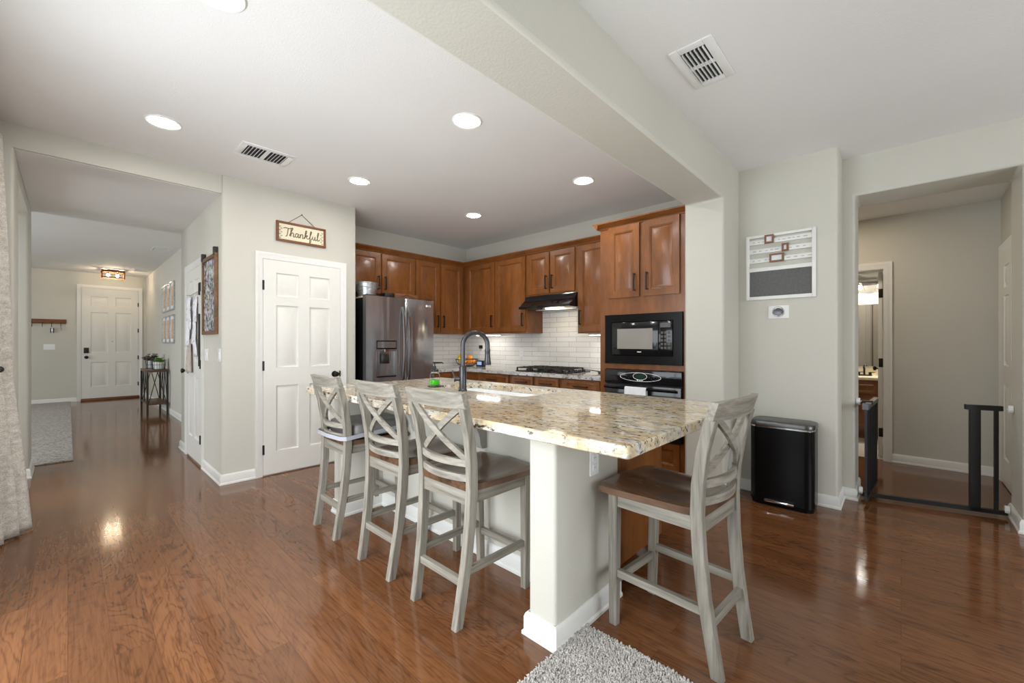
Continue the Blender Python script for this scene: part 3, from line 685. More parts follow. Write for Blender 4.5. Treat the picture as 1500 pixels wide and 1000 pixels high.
dsp = obj('dispenser', B(2.366, 4.293, 1.185, 2.622, 4.36, 1.285, bev=0.005), BLACKSATIN, ld)
obj('display', B(2.376, 4.291, 1.20, 2.612, 4.294, 1.272), FRIDGE, dsp)
obj('chute', MB().lathe([(0.002, 0), (0.05, 0), (0.042, -0.03), (0.002, -0.03)], (2.495, 4.322, 1.185), 20), CHROME, dsp)
obj('paddle', B(2.445, 4.325, 1.02, 2.545, 4.335, 1.13, bev=0.004), GRAYMETAL, dsp)
obj('drip_tray', B(2.372, 4.29, 0.868, 2.616, 4.35, 0.880, bev=0.003), BLACKSATIN, dsp)
obj('hinge_cover', B(2.26, 4.32, 1.765, 2.36, 4.405, 1.80, bev=0.006), BLACK, fr)
obj('hinge_cover', B(3.04, 4.32, 1.765, 3.14, 4.405, 1.80, bev=0.006), BLACK, fr)
def text_obj(body, size, name, m, M, parent=None, ext=0.0006):
    cu = bpy.data.curves.new(name, 'FONT'); cu.body = body; cu.size = size; cu.extrude = ext; cu.align_x = 'CENTER'; cu.align_y = 'CENTER'
    tmp = bpy.data.objects.new('tmp', cu); COL.objects.link(tmp)
    dg = bpy.context.evaluated_depsgraph_get(); me = bpy.data.meshes.new_from_object(tmp.evaluated_get(dg))
    bpy.data.objects.remove(tmp)
    me.transform(M); mb = MB(); mb.bm.from_mesh(me); return obj(name, mb, m, parent)
def face_mat(o, U, V):
    U, V = Vector(U), Vector(V); Nn = U.cross(V)
    return Matrix(((U.x, V.x, Nn.x, o[0]), (U.y, V.y, Nn.y, o[1]), (U.z, V.z, Nn.z, o[2]), (0, 0, 0, 1)))
text_obj('LG', 0.035, 'badge', WHITEP, face_mat((3.085, 4.2995, 1.715), (1, 0, 0), (0, 0, 1)), fr)
obj('badge_disc', MB().lathe([(0.001, 0), (0.014, 0), (0.014, -0.001), (0.001, -0.001)], (3.042, 4.2995, 1.715), 20, 'y'), WHITEP, fr)
# on top of the refrigerator
bk = thing('metal_bucket', 'galvanised metal bucket on top of the refrigerator', 'bucket', (2.375, 4.52, 1.80))
tag(obj('wooden_board', B(2.25, 4.41, 1.766, 2.56, 4.66, 1.782, bev=0.004), plain('pale_board', lin(214, 190, 158), 0.6)), 'pale board under the bucket on the refrigerator', 'board')
bk.location.z = 1.782; ORG[bk.name] = Vector(bk.location)
obj('body', MB().lathe([(0.002, 1.782), (0.095, 1.782), (0.098, 1.80), (0.128, 1.94), (0.134, 1.945), (0.134, 1.952), (0.124, 1.95), (0.09, 1.80), (0.002, 1.80)], (2.375, 4.535, 0), 32), GALV, bk)
obj('band', MB().lathe([(0.1115, 1.862), (0.116, 1.865), (0.1165, 1.873), (0.1135, 1.876)], (2.375, 4.535, 0), 32), GALV, bk)
obj('handle', MB().tube([(2.375 + 0.135 * math.cos(a_), 4.535 - 0.135 * math.sin(a_), 1.935 - 0.05 * math.sin(a_)) for a_ in [math.pi * i / 14 for i in range(15)]], 0.004, 8), GALV, bk)
tr = thing('wooden_tray', 'low wooden tray lying on top of the refrigerator', 'tray', (2.87, 4.57, 1.766))
obj('base', B(2.70, 4.465, 1.766, 3.03, 4.66, 1.778), RUSTICX, tr)
obj('sides', B(2.70, 4.465, 1.778, 3.03, 4.477, 1.858, bev=0.002).box(2.70, 4.648, 1.778, 3.03, 4.66, 1.858, bev=0.002).box(2.70, 4.477, 1.778, 2.712, 4.648, 1.858).box(3.018, 4.477, 1.778, 3.03, 4.648, 1.858), RUSTICX, tr)
obj('brace', MB().sweep([(2.71, 4.463, 1.785), (2.865, 4.463, 1.852)], 0.014, 0.004, (0, 0, 1)).sweep([(3.02, 4.463, 1.785), (2.865, 4.463, 1.852)], 0.014, 0.004, (0, 0, 1)), DARKWOOD, tr)
tag(obj('black_box', B(2.57, 4.47, 1.766, 2.69, 4.60, 1.856, bev=0.01), BLACK), 'small black box on the refrigerator left of the wooden tray', 'box')

# fruit basket
fb = thing('fruit_basket', 'round black wire fruit basket on the corner of the counter', 'basket', (4.06, 4.72, 0.914))
def ring(c, r, z, n=28): return [(c[0] + r * math.cos(2 * math.pi * i / n), c[1] + r * math.sin(2 * math.pi * i / n), z) for i in range(n + 1)]
fc = (4.06, 4.72)
obj('rim', MB().tube(ring(fc, 0.17, 1.015), 0.004, 6, False), BLACK, fb)
obj('foot_ring', MB().tube(ring(fc, 0.09, 0.918), 0.004, 6, False), BLACK, fb)
wm = MB()
for i in range(22):
    a_ = 2 * math.pi * i / 22
    wm.tube([(fc[0] + r * math.cos(a_), fc[1] + r * math.sin(a_), z) for r, z in ((0.09, 0.918), (0.13, 0.94), (0.158, 0.975), (0.17, 1.015))], 0.002, 5)
wm.tube(ring(fc, 0.14, 0.95), 0.002, 5, False); obj('wires', wm, BLACK, fb)
ORANGE = plain('orange_peel', lin(236, 142, 36), 0.45, tex=0.08, tscale=90); YELLOW = plain('banana_peel', lin(242, 205, 60), 0.45, tex=0.08, tscale=12)
GREENSTEM = plain('green_stem', lin(96, 92, 40), 0.6)
for i, (x, y, z, lb) in enumerate(((4.02, 4.61, 0.982, 'orange at the right front of the fruit basket'), (4.096, 4.612, 0.985, 'orange at the right back of the fruit basket'),
                                   (4.00, 4.69, 0.980, 'orange in the middle front of the fruit basket'), (4.05, 4.64, 1.045, 'orange on top of the other oranges'))):
    o_ = thing('orange', lb, 'orange', (x, y, z - 0.036), 'oranges in the fruit basket')
    obj('peel', MB().sphere((x, y, z), 0.037, 1, 1, 0.94), ORANGE, o_); obj('stem_end', MB().sphere((x, y, z + 0.034), 0.004, 1, 1, 0.5, 8, 6), GREENSTEM, o_)
bn = thing('banana_bunch', 'bunch of yellow bananas at the left of the fruit basket', 'bananas', (4.06, 4.80, 0.95))
for k in range(4):
    pts = []; rr = []
    for i in range(11):
        q = i / 10; pts.append((4.00 + 0.034 * k + 0.01 * math.sin(q * 3), 4.76 + 0.09 * math.sin(math.pi * q * 0.9) , 0.955 + 0.15 * q)); rr.append(0.004 + 0.015 * math.sin(math.pi * min(1, q * 0.93 + 0.05)) ** 0.6)
    obj('banana', MB().tube(pts, rr, 10), YELLOW, bn)
obj('stem', MB().tube([(4.05, 4.79, 1.09), (4.05, 4.785, 1.125)], [0.013, 0.009], 8), GREENSTEM, bn)
# clock, cord, plug, outlets
ckk = thing('desk_clock', 'small black clock with blue display right of the fruit basket', 'clock', (4.10, 4.45, 0.914))
obj('case', B(4.07, 4.385, 0.914, 4.13, 4.53, 1.005, bev=0.008), BLACK, ckk)
obj('display', B(4.0685, 4.41, 0.94, 4.0705, 4.505, 0.988), plain('blue_display', lin(120, 150, 190), 0.3, emit=(0.3, 0.5, 0.8, 1), estr=0.5, tex=0), ckk)
pl = thing('power_plug', 'black plug in the backsplash outlet above the clock', 'plug', (4.308, 4.60, 1.17))
obj('adapter', B(4.275, 4.635, 1.175, 4.302, 4.695, 1.225, bev=0.005), BLACK, pl)
obj('cord', MB().tube([(4.285, 4.66, 1.177), (4.28, 4.655, 1.10), (4.24, 4.63, 0.99), (4.20, 4.56, 0.93), (4.135, 4.50, 0.95)], 0.0025, 6), WHITEP, pl)
def outlet(label, O, U, Nn, z, holes=True, w=0.07, hh=0.115, gang=1, name='power_outlet', cat='outlet', parts='socket', group=None):
    O, U, Nn = Vector(O), Vector(U), Vector(Nn); o = thing(name, label, cat, (O.x, O.y, z - hh / 2), group); c = Vector((O.x, O.y, z))
    w = w + 0.046 * (gang - 1)
    obj('plate', MB().prism([c + U * a + ZP * b for a, b in ((-w / 2, -hh / 2), (w / 2, -hh / 2), (w / 2, hh / 2), (-w / 2, hh / 2))], Nn * 0.006), WHITEP, o)
    for g in range(gang):
        q = c + U * ((g - (gang - 1) / 2) * 0.046)
        if parts == 'socket':
            for s_ in (-1, 1):
                so = obj('socket', MB().prism([q + U * a + ZP * (b + s_ * 0.022) + Nn * 0.006 for a, b in ((-0.015, -0.014), (0.015, -0.014), (0.015, 0.014), (-0.015, 0.014))], Nn * 0.002), PORCELAIN, o)
                mb = MB()
                for a in (-0.006, 0.006): mb.prism([q + U * (a + da) + ZP * (s_ * 0.022 + b) + Nn * 0.008 for da, b in ((-0.001, -0.004), (0.001, -0.004), (0.001, 0.004), (-0.001, 0.004))], Nn * 0.0004)
                obj('slot', mb, BLACK, so)
        else:
            obj('rocker', MB().prism([q + U * a + ZP * b + Nn * 0.006 for a, b in ((-0.015, -0.032), (0.015, -0.032), (0.015, 0.032), (-0.015, 0.032))], Nn * 0.004), PORCELAIN, o)
    return o
outlet('white double outlet in the backsplash behind the clock', (4.308, 4.665), (0, -1, 0), (-1, 0, 0), 1.20)
outlet('white outlet in the backsplash left of the cooktop', (4.308, 3.85), (0, -1, 0), (-1, 0, 0), 1.13)
outlet('white outlet on the pillar under the island overhang', (1.645, 1.028), (1, 0, 0), (0, -1, 0), 0.708)
outlet('white light switch near the corner below the photo board', (0.93, 4.455), (0, -1, 0), (-1, 0, 0), 1.145, parts='rocker', name='light_switch', cat='switch')
outlet('white double light switch beside the closet door', (0.93, 4.96), (0, -1, 0), (-1, 0, 0), 1.14, parts='rocker', gang=2, name='light_switch', cat='switch')
outlet('white triple switch plate on the front wall left of the front door', (-0.265, 13.0), (1, 0, 0), (0, -1, 0), 1.18, parts='rocker', gang=3, name='light_switch', cat='switch')

# ------------------------------------------------------------------ island
isl = thing('kitchen_island', 'kitchen island with painted knee wall, end pillars and maple end panel', 'island', (1.95, 2.05, 0))
obj('knee_wall', B(1.68, 1.16, 0, 1.88, 2.96, 0.868), WALL, isl)
obj('pillar', B(1.36, 1.03, 0, 1.88, 1.175, 0.868, bev=0.016, seg=3, only='z'), WALL, isl)
obj('pillar', B(1.36, 2.95, 0, 1.88, 3.10, 0.868, bev=0.016, seg=3, only='z'), WALL, isl)
obj('cabinet_body', B(1.88, 1.09, 0.1, 2.48, 3.09, 0.70).box(1.88, 1.20, 0, 2.42, 3.0, 0.1).box(2.44, 1.09, 0.70, 2.48, 3.09, 0.868).box(1.88, 1.09, 0.70, 1.90, 3.09, 0.868), CABZ, isl)
obj('end_panel', MB().slab((1.885, 1.09, 0.09), XP, ZP, -YP, 0.60, 0.778, 0.018), CABZ, isl)
for i in range(4): cab_door(isl, (2.48, 1.12 + i * 0.49, 0.12), YP, XP, 0.46, 0.72, (0.42, 0.6))
obj('baseboard', path_profile(MB(), [(1.68, 2.06), (1.68, 1.175), (1.36, 1.175), (1.36, 1.03), (1.88, 1.03)], [(a, z * 1.06) for a, z in BBP]), TRIM, isl)
obj('baseboard', path_profile(MB(), [(1.36, 3.10), (1.36, 2.95), (1.68, 2.95), (1.68, 2.06)], [(a, z * 1.06) for a, z in BBP]), TRIM, isl)
BRK = plain('grey_bracket_paint', lin(168, 164, 158), 0.5)
for y in (1.80, 2.46):
    arc = [(1.40, y, 0.868), (1.40, y, 0.845), (1.46, y, 0.835)] + [(1.46 + 0.17 * math.sin(k), y, 0.835 - 0.17 * (1 - math.cos(k))) for k in [math.pi / 2 * i / 8 for i in range(1, 9)]] + [(1.645, y, 0.64), (1.678, y, 0.64), (1.678, y, 0.868)]
    obj('corbel', MB().prism([(p[0], p[1] - 0.025, p[2]) for p in arc], (0, 0.05, 0)), BRK, isl)
# island top with a sink cut-out
SX0, SX1, SY0, SY1 = 1.96, 2.40, 1.73, 2.70
TX0, TX1, TY0, TY1 = 1.25, 2.545, 0.648, 3.34
tp = MB(); Z0, Z1 = 0.869, 0.914
def loop(x0, y0, x1, y1, r, n=5):
    pts = []
    for cx, cy, a0 in ((x1 - r, y1 - r, 0), (x0 + r, y1 - r, 90), (x0 + r, y0 + r, 180), (x1 - r, y0 + r, 270)):
        for i in range(n + 1): a_ = R(a0 + 90 * i / n); pts.append((cx + r * math.cos(a_), cy + r * math.sin(a_)))
    return pts
ol, il = loop(TX0, TY0, TX1, TY1, 0.012), loop(SX0, SY0, SX1, SY1, 0.05)
ins = loop(TX0 + 0.004, TY0 + 0.004, TX1 - 0.004, TY1 - 0.004, 0.010)
def ringv(l, z): return [tp.bm.verts.new((x, y, z)) for x, y in l]
seqs = [ringv(il, Z0), ringv(il, Z1), ringv(ins, Z1), ringv(ol, Z1 - 0.004), ringv(ol, Z0 + 0.004), ringv(ins, Z0)]
for p_, q_ in zip(seqs, seqs[1:] + seqs[:1]):
    for i in range(len(il)): tp.bm.faces.new([p_[i], p_[(i + 1) % len(il)], q_[(i + 1) % len(il)], q_[i]])
tag(obj('island_countertop', tp, GRANITE), 'cream and gold granite top of the island with a sink cut-out', 'countertop')
sk = MB(); a_, b_ = loop(SX0 - 0.01, SY0 - 0.01, SX1 + 0.01, SY1 + 0.01, 0.05), loop(SX0 + 0.012, SY0 + 0.012, SX1 - 0.012, SY1 - 0.012, 0.06)
c_ = loop(SX0 + 0.02, SY0 + 0.02, SX1 - 0.02, SY1 - 0.02, 0.06); o_ = loop(SX0 - 0.012, SY0 - 0.012, SX1 + 0.012, SY1 + 0.012, 0.05)
z3 = lambda l, z: [(x, y, z) for x, y in l]
sk.rings([z3(o_, 0.71), z3(o_, 0.868), z3(b_, 0.868), z3(b_, 0.74), z3(c_, 0.725)])
skt = thing('kitchen_sink', 'white undermount sink set in the island counter', 'sink', (2.18, 2.2, 0.71))
obj('basin', sk, PORCELAIN, skt)
obj('drain', MB().lathe([(0.002, 0.7255), (0.045, 0.7255), (0.045, 0.728), (0.03, 0.7275), (0.002, 0.7265)], (2.18, 2.2, 0), 20), CHROME, skt)
# faucet
fx, fy = 1.915, 2.27
fa = thing('kitchen_faucet', 'tall dark grey gooseneck faucet beside the island sink', 'faucet', (fx, fy, 0.914))
obj('base', MB().lathe([(0.002, 0.914), (0.031, 0.914), (0.031, 0.922), (0.0255, 0.928), (0.0255, 1.085), (0.022, 1.092), (0.002, 1.092)], (fx, fy, 0), 24), GRAYMETAL, fa)
DX, DY = 0.735, 0.678  # spout swings towards the sink, across the view
DX, DY = 0.80, -0.60
pts = [(fx, fy, 1.09), (fx, fy, 1.24)]; RB = 0.088
for i in range(1, 13): k = math.pi * i / 12; pts.append((fx + DX * RB * (1 - math.cos(k)), fy + DY * RB * (1 - math.cos(k)), 1.24 + RB * math.sin(k)))
pts.append((fx + DX * 2 * RB, fy + DY * 2 * RB, 1.205))
obj('spout', MB().tube(pts, 0.0165, 16), GRAYMETAL, fa)
ex, ey = fx + DX * 2 * RB, fy + DY * 2 * RB
sh = obj('spray_head', MB().lathe([(0.002, 1.212), (0.019, 1.212), (0.020, 1.195), (0.0185, 1.19), (0.020, 1.15), (0.026, 1.105), (0.024, 1.098), (0.002, 1.098)], (ex, ey, 0), 20), GRAYMETAL, fa)
hx, hy = -0.64, 0.77
obj('lever', MB().tube([(fx, fy, 1.0), (fx + hx * 0.05, fy + hy * 0.05, 1.0)], 0.017, 14).tube([(fx + hx * 0.05, fy + hy * 0.05, 1.0), (fx + hx * 0.06, fy + hy * 0.06, 1.0)], 0.022, 14).tube([(fx + hx * 0.055, fy + hy * 0.055, 1.0), (fx + hx * 0.075, fy + hy * 0.075, 1.06)], 0.005, 8), GRAYMETAL, fa)
# soap
tag(obj('coaster', MB().lathe([(0.002, 0.914), (0.056, 0.914), (0.056, 0.9205), (0.002, 0.9205)], (1.955, 2.655, 0), 24), IRON), 'round dark coaster under the soap dispenser', 'coaster')
sp = thing('soap_dispenser', 'clear glass dispenser of green dish soap by the faucet', 'soap dispenser', (1.955, 2.655, 0.921))
obj('bottle', MB().lathe([(0.002, 0.921), (0.036, 0.921), (0.040, 0.93), (0.040, 1.0), (0.036, 1.015), (0.026, 1.026), (0.026, 1.034), (0.024, 1.034), (0.034, 1.012), (0.0375, 1.0), (0.0375, 0.93), (0.034, 0.925), (0.002, 0.925)], (1.955, 2.655, 0), 28), GLASS, sp)
obj('soap', MB().lathe([(0.002, 0.9262), (0.033, 0.9262), (0.0368, 0.931), (0.0368, 0.968), (0.002, 0.968)], (1.955, 2.655, 0), 24), plain('green_soap', lin(70, 210, 20), 0.15, emit=None, tex=0.02), sp)
obj('collar', MB().lathe([(0.002, 1.032), (0.030, 1.032), (0.030, 1.048), (0.014, 1.056), (0.010, 1.075), (0.002, 1.075)], (1.955, 2.655, 0), 20), BLACK, sp)
obj('pump', MB().tube([(1.955, 2.655, 1.07), (1.955, 2.655, 1.10)], 0.005, 8).tube([(1.945, 2.664, 1.10), (1.995, 2.618, 1.102), (2.005, 2.609, 1.094)], [0.008, 0.006, 0.004], 8), BLACK, sp)
lab = MB()
for i, hgt in enumerate((0.012, 0.016, 0.012, 0.016, 0.011, 0.015)):   # faint printed word on the bottle
    ang = R(205 + i * 13); lab.tube([(1.955 + 0.0405 * math.cos(ang), 2.655 + 0.0405 * math.sin(ang), 0.985), (1.955 + 0.0405 * math.cos(ang + 0.08), 2.655 + 0.0405 * math.sin(ang + 0.08), 0.985 + hgt), (1.955 + 0.0405 * math.cos(ang + 0.14), 2.655 + 0.0405 * math.sin(ang + 0.14), 0.985)], 0.0012, 5)
obj('lettering', lab, BLACK, sp)

# ------------------------------------------------------------------ bar stools
def loftz(levels, dx, dy):
    mb = MB(); out = []
    for i, (x, y, z) in enumerate(levels):
        ddx = dx[i] if isinstance(dx, (list, tuple)) else dx; ddy = dy[i] if isinstance(dy, (list, tuple)) else dy
        c = 0.003
        out.append([(x - ddx / 2 + c, y - ddy / 2, z), (x + ddx / 2 - c, y - ddy / 2, z), (x + ddx / 2, y - ddy / 2 + c, z), (x + ddx / 2, y + ddy / 2 - c, z),
                    (x + ddx / 2 - c, y + ddy / 2, z), (x - ddx / 2 + c, y + ddy / 2, z), (x - ddx / 2, y + ddy / 2 - c, z), (x - ddx / 2, y - ddy / 2 + c, z)])
    return mb.rings(out)
def post_x(z):
    ks = [(0, -0.232), (0.12, -0.212), (0.28, -0.188), (0.45, -0.172), (0.60, -0.166), (0.72, -0.172), (0.85, -0.192), (0.965, -0.222), (1.04, -0.246)]
    for (a, xa), (b, xb) in zip(ks, ks[1:]):
        if z <= b: return xa + (xb - xa) * (z - a) / (b - a)
    return ks[-1][1]
def post_y(z): return 0.158 + (0.196 - 0.158) * min(1, z / 0.965)
def bowed(z, half, bow, x0, n=13): return [(x0 - bow * (1 - (2 * i / (n - 1) - 1) ** 2), -half + 2 * half * i / (n - 1), z) for i in range(n)]
def make_stool():
    t = thing('bar_stool', 'x', 'bar stool', (0, 0, 0), 'bar stools around the island')
    for s in (-1, 1):
        zs = [0, 0.06, 0.12, 0.2, 0.28, 0.36, 0.45, 0.53, 0.6, 0.66, 0.72, 0.78, 0.85, 0.91, 0.968]
        obj('leg', loftz([(post_x(z), s * post_y(z), z) for z in zs], [0.046 - 0.006 * abs(z - 0.5) for z in zs], 0.036), GREYWASH, t)
        obj('leg', loftz([(0.210, s * 0.168, 0), (0.205, s * 0.174, 0.3), (0.200, s * 0.180, 0.585)], [0.036, 0.041, 0.044], [0.034, 0.038, 0.042]), GREYWASH, t)
    # seat
    st = MB(); nu, nv = 16, 14; top, bot = [], []
    for j in range(nv + 1):
        v = j / nv; x = -0.185 + 0.45 * v; half = 0.185 + 0.045 * v ** 0.8
        if v > 0.86: half *= 1 - 0.06 * ((v - 0.86) / 0.14) ** 2
        if v < 0.10: half = 0.172
        ta, bo = [], []
        for i in range(nu + 1):
            u = i / nu * 2 - 1; dish = -0.016 * (1 - u ** 4) * math.sin(math.pi * min(1, v * 1.15 + 0.02)) + 0.006 * math.exp(-(u * 5) ** 2) * v
            xx = x + (0.012 * (1 - u * u) * v)
            rnd = -0.008 * max(0, (abs(u) - 0.9) / 0.1) ** 2 - 0.008 * max(0, (v - 0.93) / 0.07) ** 2
            ta.append((xx, half * u, 0.627 + dish + rnd)); bo.append((xx, half * u * 0.985, 0.590))
        top.append(ta); bot.append(bo)
    V = [[st.bm.verts.new(p) for p in r] for r in top]; Wb = [[st.bm.verts.new(p) for p in r] for r in bot]
    for j in range(nv):
        for i in range(nu):
            st.bm.faces.new([V[j][i], V[j + 1][i], V[j + 1][i + 1], V[j][i + 1]]); st.bm.faces.new([Wb[j][i], Wb[j][i + 1], Wb[j + 1][i + 1], Wb[j + 1][i]])
        st.bm.faces.new([V[j][0], Wb[j][0], Wb[j + 1][0], V[j + 1][0]]); st.bm.faces.new([V[j][nu], V[j + 1][nu], Wb[j + 1][nu], Wb[j][nu]])
    for i in range(nu):
        st.bm.faces.new([V[0][i], V[0][i + 1], Wb[0][i + 1], Wb[0][i]]); st.bm.faces.new([V[nv][i], Wb[nv][i], Wb[nv][i + 1], V[nv][i + 1]])
    obj('seat', st, SEATW, t)['label'] = 'worn dark brown wooden seat'
    # aprons
    obj('seat_frame', B(-0.180, -0.165, 0.525, -0.156, 0.165, 0.588, bev=0.002), GREYWASHY, t)
    obj('seat_frame', B(0.195, -0.165, 0.535, 0.217, 0.165, 0.589, bev=0.002), GREYWASHY, t)
    for s in (-1, 1): obj('seat_frame', MB().prism([(-0.16, s * 0.186, 0.535), (0.20, s * 0.192, 0.535), (0.20, s * 0.170, 0.535), (-0.16, s * 0.164, 0.535)], (0, 0, 0.054)), GREYWASHX, t)
    # stretchers
    xr = post_x(0.19); yr = post_y(0.19)
    obj('stretcher', MB().sweep([(xr, -yr, 0.19), (xr, yr, 0.19)], 0.034, 0.022, (0, 0, 1)), GREYWASHY, t)
    obj('stretcher', MB().sweep([(0.207, -0.168, 0.195), (0.207, 0.168, 0.195)], 0.034, 0.022, (0, 0, 1)), GREYWASHY, t)
    for s in (-1, 1): obj('stretcher', MB().sweep([(xr, s * yr, 0.235), (0.205, s * 0.171, 0.235)], 0.032, 0.022, (0, 0, 1)), GREYWASHX, t)
    # back: top rail, two slats, crossed braces
    rail = MB(); out = []
    n = 17
    for i in range(n):
        k = 2 * i / (n - 1) - 1; bow = 0.040 * (1 - k * k); y = 0.216 * k; th = 0.030 - 0.006 * (1 - k * k)
        zt = 1.036 + 0.006 * (1 - k * k)
        out.append([(-0.205 - bow, y, 0.966), (-0.205 - bow - th, y, 0.966), (-0.226 - bow - th, y, zt - 0.003), (-0.223 - bow - th, y, zt), (-0.229 - bow + 0.001, y, zt), (-0.226 - bow, y, zt - 0.003)])
    obj('top_rail', rail.rings(out), GREYWASHY, t)
    for z in (0.716, 0.648):
        obj('slat', MB().sweep(bowed(z, post_y(z) - 0.008, 0.040, post_x(z)), 0.032, 0.018, (0, 0, 1)), GREYWASHY, t)
    for s in (-1, 1):
        pts = []
        for i in range(13):
            q = i / 12; z = 0.735 + (0.97 - 0.735) * q; y = s * (-0.165 + 0.33 * q)
            bow = 0.028 * math.sin(math.pi * q) + (0.008 if s > 0 else -0.006)
            pts.append((post_x(z) - bow, y, z))
        obj('cross_brace', MB().sweep(pts, 0.030, 0.014, (0, s * -0.6, 0.8)), GREYWASHY, t)
    return t
s0 = make_stool()
spots = [((1.398, 1.580), 0, 'grey washed bar stool facing the island, nearest the front pillar'),
         ((1.402, 2.135), 0, 'grey washed bar stool facing the island, second from the front pillar'),
         ((1.408, 2.790), -1.5, 'grey washed bar stool with a grey cushion, nearest the pantry door'),
         ((1.828, 0.718), 86.0, 'grey washed bar stool at the end of the island, facing the maple panel')]
stools = []
for i, ((x, y), rz, lb) in enumerate(spots):
    o = s0 if i == 0 else copy_tree(s0)
    o.location = (x, y, 0); o.rotation_euler = (0, 0, R(rz)); o['label'] = lb; stools.append(o)
# booster cushion tied to the far stool
cu = thing('booster_cushion', 'grey booster seat strapped on the stool nearest the pantry door', 'booster seat', (1.45, 2.79, 0.625))
cm = MB(); out = []
for z, k in ((0.630, 0.0), (0.634, 0.012), (0.69, 0.016), (0.712, 0.010), (0.722, -0.008)):
    out.append([(x, y, z) for x, y in loop(1.285 - k, 2.60 - k, 1.65 + k, 2.98 + k, 0.05)])
obj('pad', cm.rings(out), GREYCUSH, cu)
obj('strap', MB().sweep([(1.64, 2.586, 0.665), (1.29, 2.577, 0.648), (1.215, 2.585, 0.640), (1.19, 2.62, 0.640), (1.178, 2.79, 0.640), (1.19, 2.96, 0.640), (1.215, 2.995, 0.640), (1.29, 3.003, 0.648), (1.64, 2.994, 0.665)], 0.026, 0.005, (0, 0, 1)), STRAP, cu)

# ------------------------------------------------------------------ ceiling lights and vents
rl = thing('recessed_light', 'x', 'ceiling light', (0, 0, 0), 'recessed ceiling lights of the kitchen')
obj('trim_ring', MB().lathe([(0.074, 0.001), (0.100, 0.001), (0.100, -0.004), (0.094, -0.008), (0.078, -0.006), (0.074, -0.003)], (0, 0, 0), 36), WHITEP, rl)
obj('lens', MB().lathe([(0.001, 0.0), (0.0745, 0.0), (0.0745, -0.004), (0.001, -0.005)], (0, 0, 0), 36), BULB, rl)
lbs = {(0, 0): 'recessed light cut by the top edge of the photo', (0, 1): 'recessed light nearest the hallway', (1, 0): 'recessed light in the middle of the near row',
       (1, 1): 'recessed light near the pantry wall beside the twin ceiling vent', (2, 0): 'recessed light nearest the oven tower', (2, 1): 'recessed light nearest the kitchen corner'}
for (i, j), lb in lbs.items():
    o = rl if (i, j) == (0, 0) else copy_tree(rl)
    o.location = ((0.44, 1.825, 3.222)[i], (2.12, 3.627)[j], H); o['label'] = lb
def vent(label, cx, cy, z, w, l, split, nsl, along='x', grp=None):
    v = thing('ceiling_vent', label, 'vent', (cx, cy, z), grp)
    mb = MB(); f = 0.045 if w > 0.3 else 0.03
    mb.box(cx - w / 2, cy - l / 2, z - 0.008, cx + w / 2, cy - l / 2 + f, z, bev=0.003).box(cx - w / 2, cy + l / 2 - f, z - 0.008, cx + w / 2, cy + l / 2, z, bev=0.003)
    mb.box(cx - w / 2, cy - l / 2 + f, z - 0.008, cx - w / 2 + f, cy + l / 2 - f, z, bev=0.003).box(cx + w / 2 - f, cy - l / 2 + f, z - 0.008, cx + w / 2, cy + l / 2 - f, z, bev=0.003)
    if split: mb.box(cx - 0.012, cy - l / 2 + f, z - 0.008, cx + 0.012, cy + l / 2 - f, z)
    obj('frame', mb, WHITEP, v)
    obj('duct_shade', B(cx - w / 2 + f, cy - l / 2 + f, z - 0.0015, cx + w / 2 - f, cy + l / 2 - f, z - 0.0005), BLACK, v)  # flat black sheet painted in for the shade behind the slats
    for k in range(nsl):
        if along == 'x':
            y = cy - l / 2 + f + (l - 2 * f) * (k + 0.5) / nsl
            mb = MB().box(cx - w / 2 + f, -0.0012, -0.006, cx + w / 2 - f, 0.0012, 0.006, M=Matrix.Translation((0, y, z - 0.009)) @ Matrix.Rotation(R(12), 4, 'X'))
        else:
            x = cx - w / 2 + f + (w - 2 * f) * (k + 0.5) / nsl
            mb = MB().box(-0.0012, cy - l / 2 + f, -0.009, 0.0012, cy + l / 2 - f, 0.009, M=Matrix.Translation((x, 0, z - 0.009)) @ Matrix.Rotation(R(42), 4, 'Y'))
        obj('slat', mb, WHITEP, v)
    return v
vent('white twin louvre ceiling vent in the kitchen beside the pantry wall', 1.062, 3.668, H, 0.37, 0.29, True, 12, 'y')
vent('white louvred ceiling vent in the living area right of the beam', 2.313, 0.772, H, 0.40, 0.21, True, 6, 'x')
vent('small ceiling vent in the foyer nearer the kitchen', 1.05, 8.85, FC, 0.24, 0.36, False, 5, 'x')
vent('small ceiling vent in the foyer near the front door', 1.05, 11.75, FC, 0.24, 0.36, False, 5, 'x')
# foyer lantern
fl = thing('ceiling_lantern', 'rustic wood and glass ceiling lantern over the front door', 'ceiling light', (0.65, 12.15, FC))
obj('mount', B(0.56, 12.06, FC - 0.02, 0.74, 12.24, FC, bev=0.004), IRON, fl)
fm = MB().box(0.49, 12.0, FC - 0.06, 0.81, 12.02, FC - 0.02).box(0.49, 12.28, FC - 0.06, 0.81, 12.30, FC - 0.02).box(0.49, 12.02, FC - 0.06, 0.51, 12.28, FC - 0.02).box(0.79, 12.02, FC - 0.06, 0.81, 12.28, FC - 0.02)
for x in (0.48, 0.82):
    for y in (12.0, 12.3): fm.box(x - 0.01, y - 0.01, FC - 0.19, x + 0.01, y + 0.01, FC - 0.02)
fm.box(0.48, 11.993, FC - 0.175, 0.82, 12.005, FC - 0.16).box(0.48, 12.295, FC - 0.175, 0.82, 12.307, FC - 0.16)
obj('frame', fm, RUSTICX, fl)
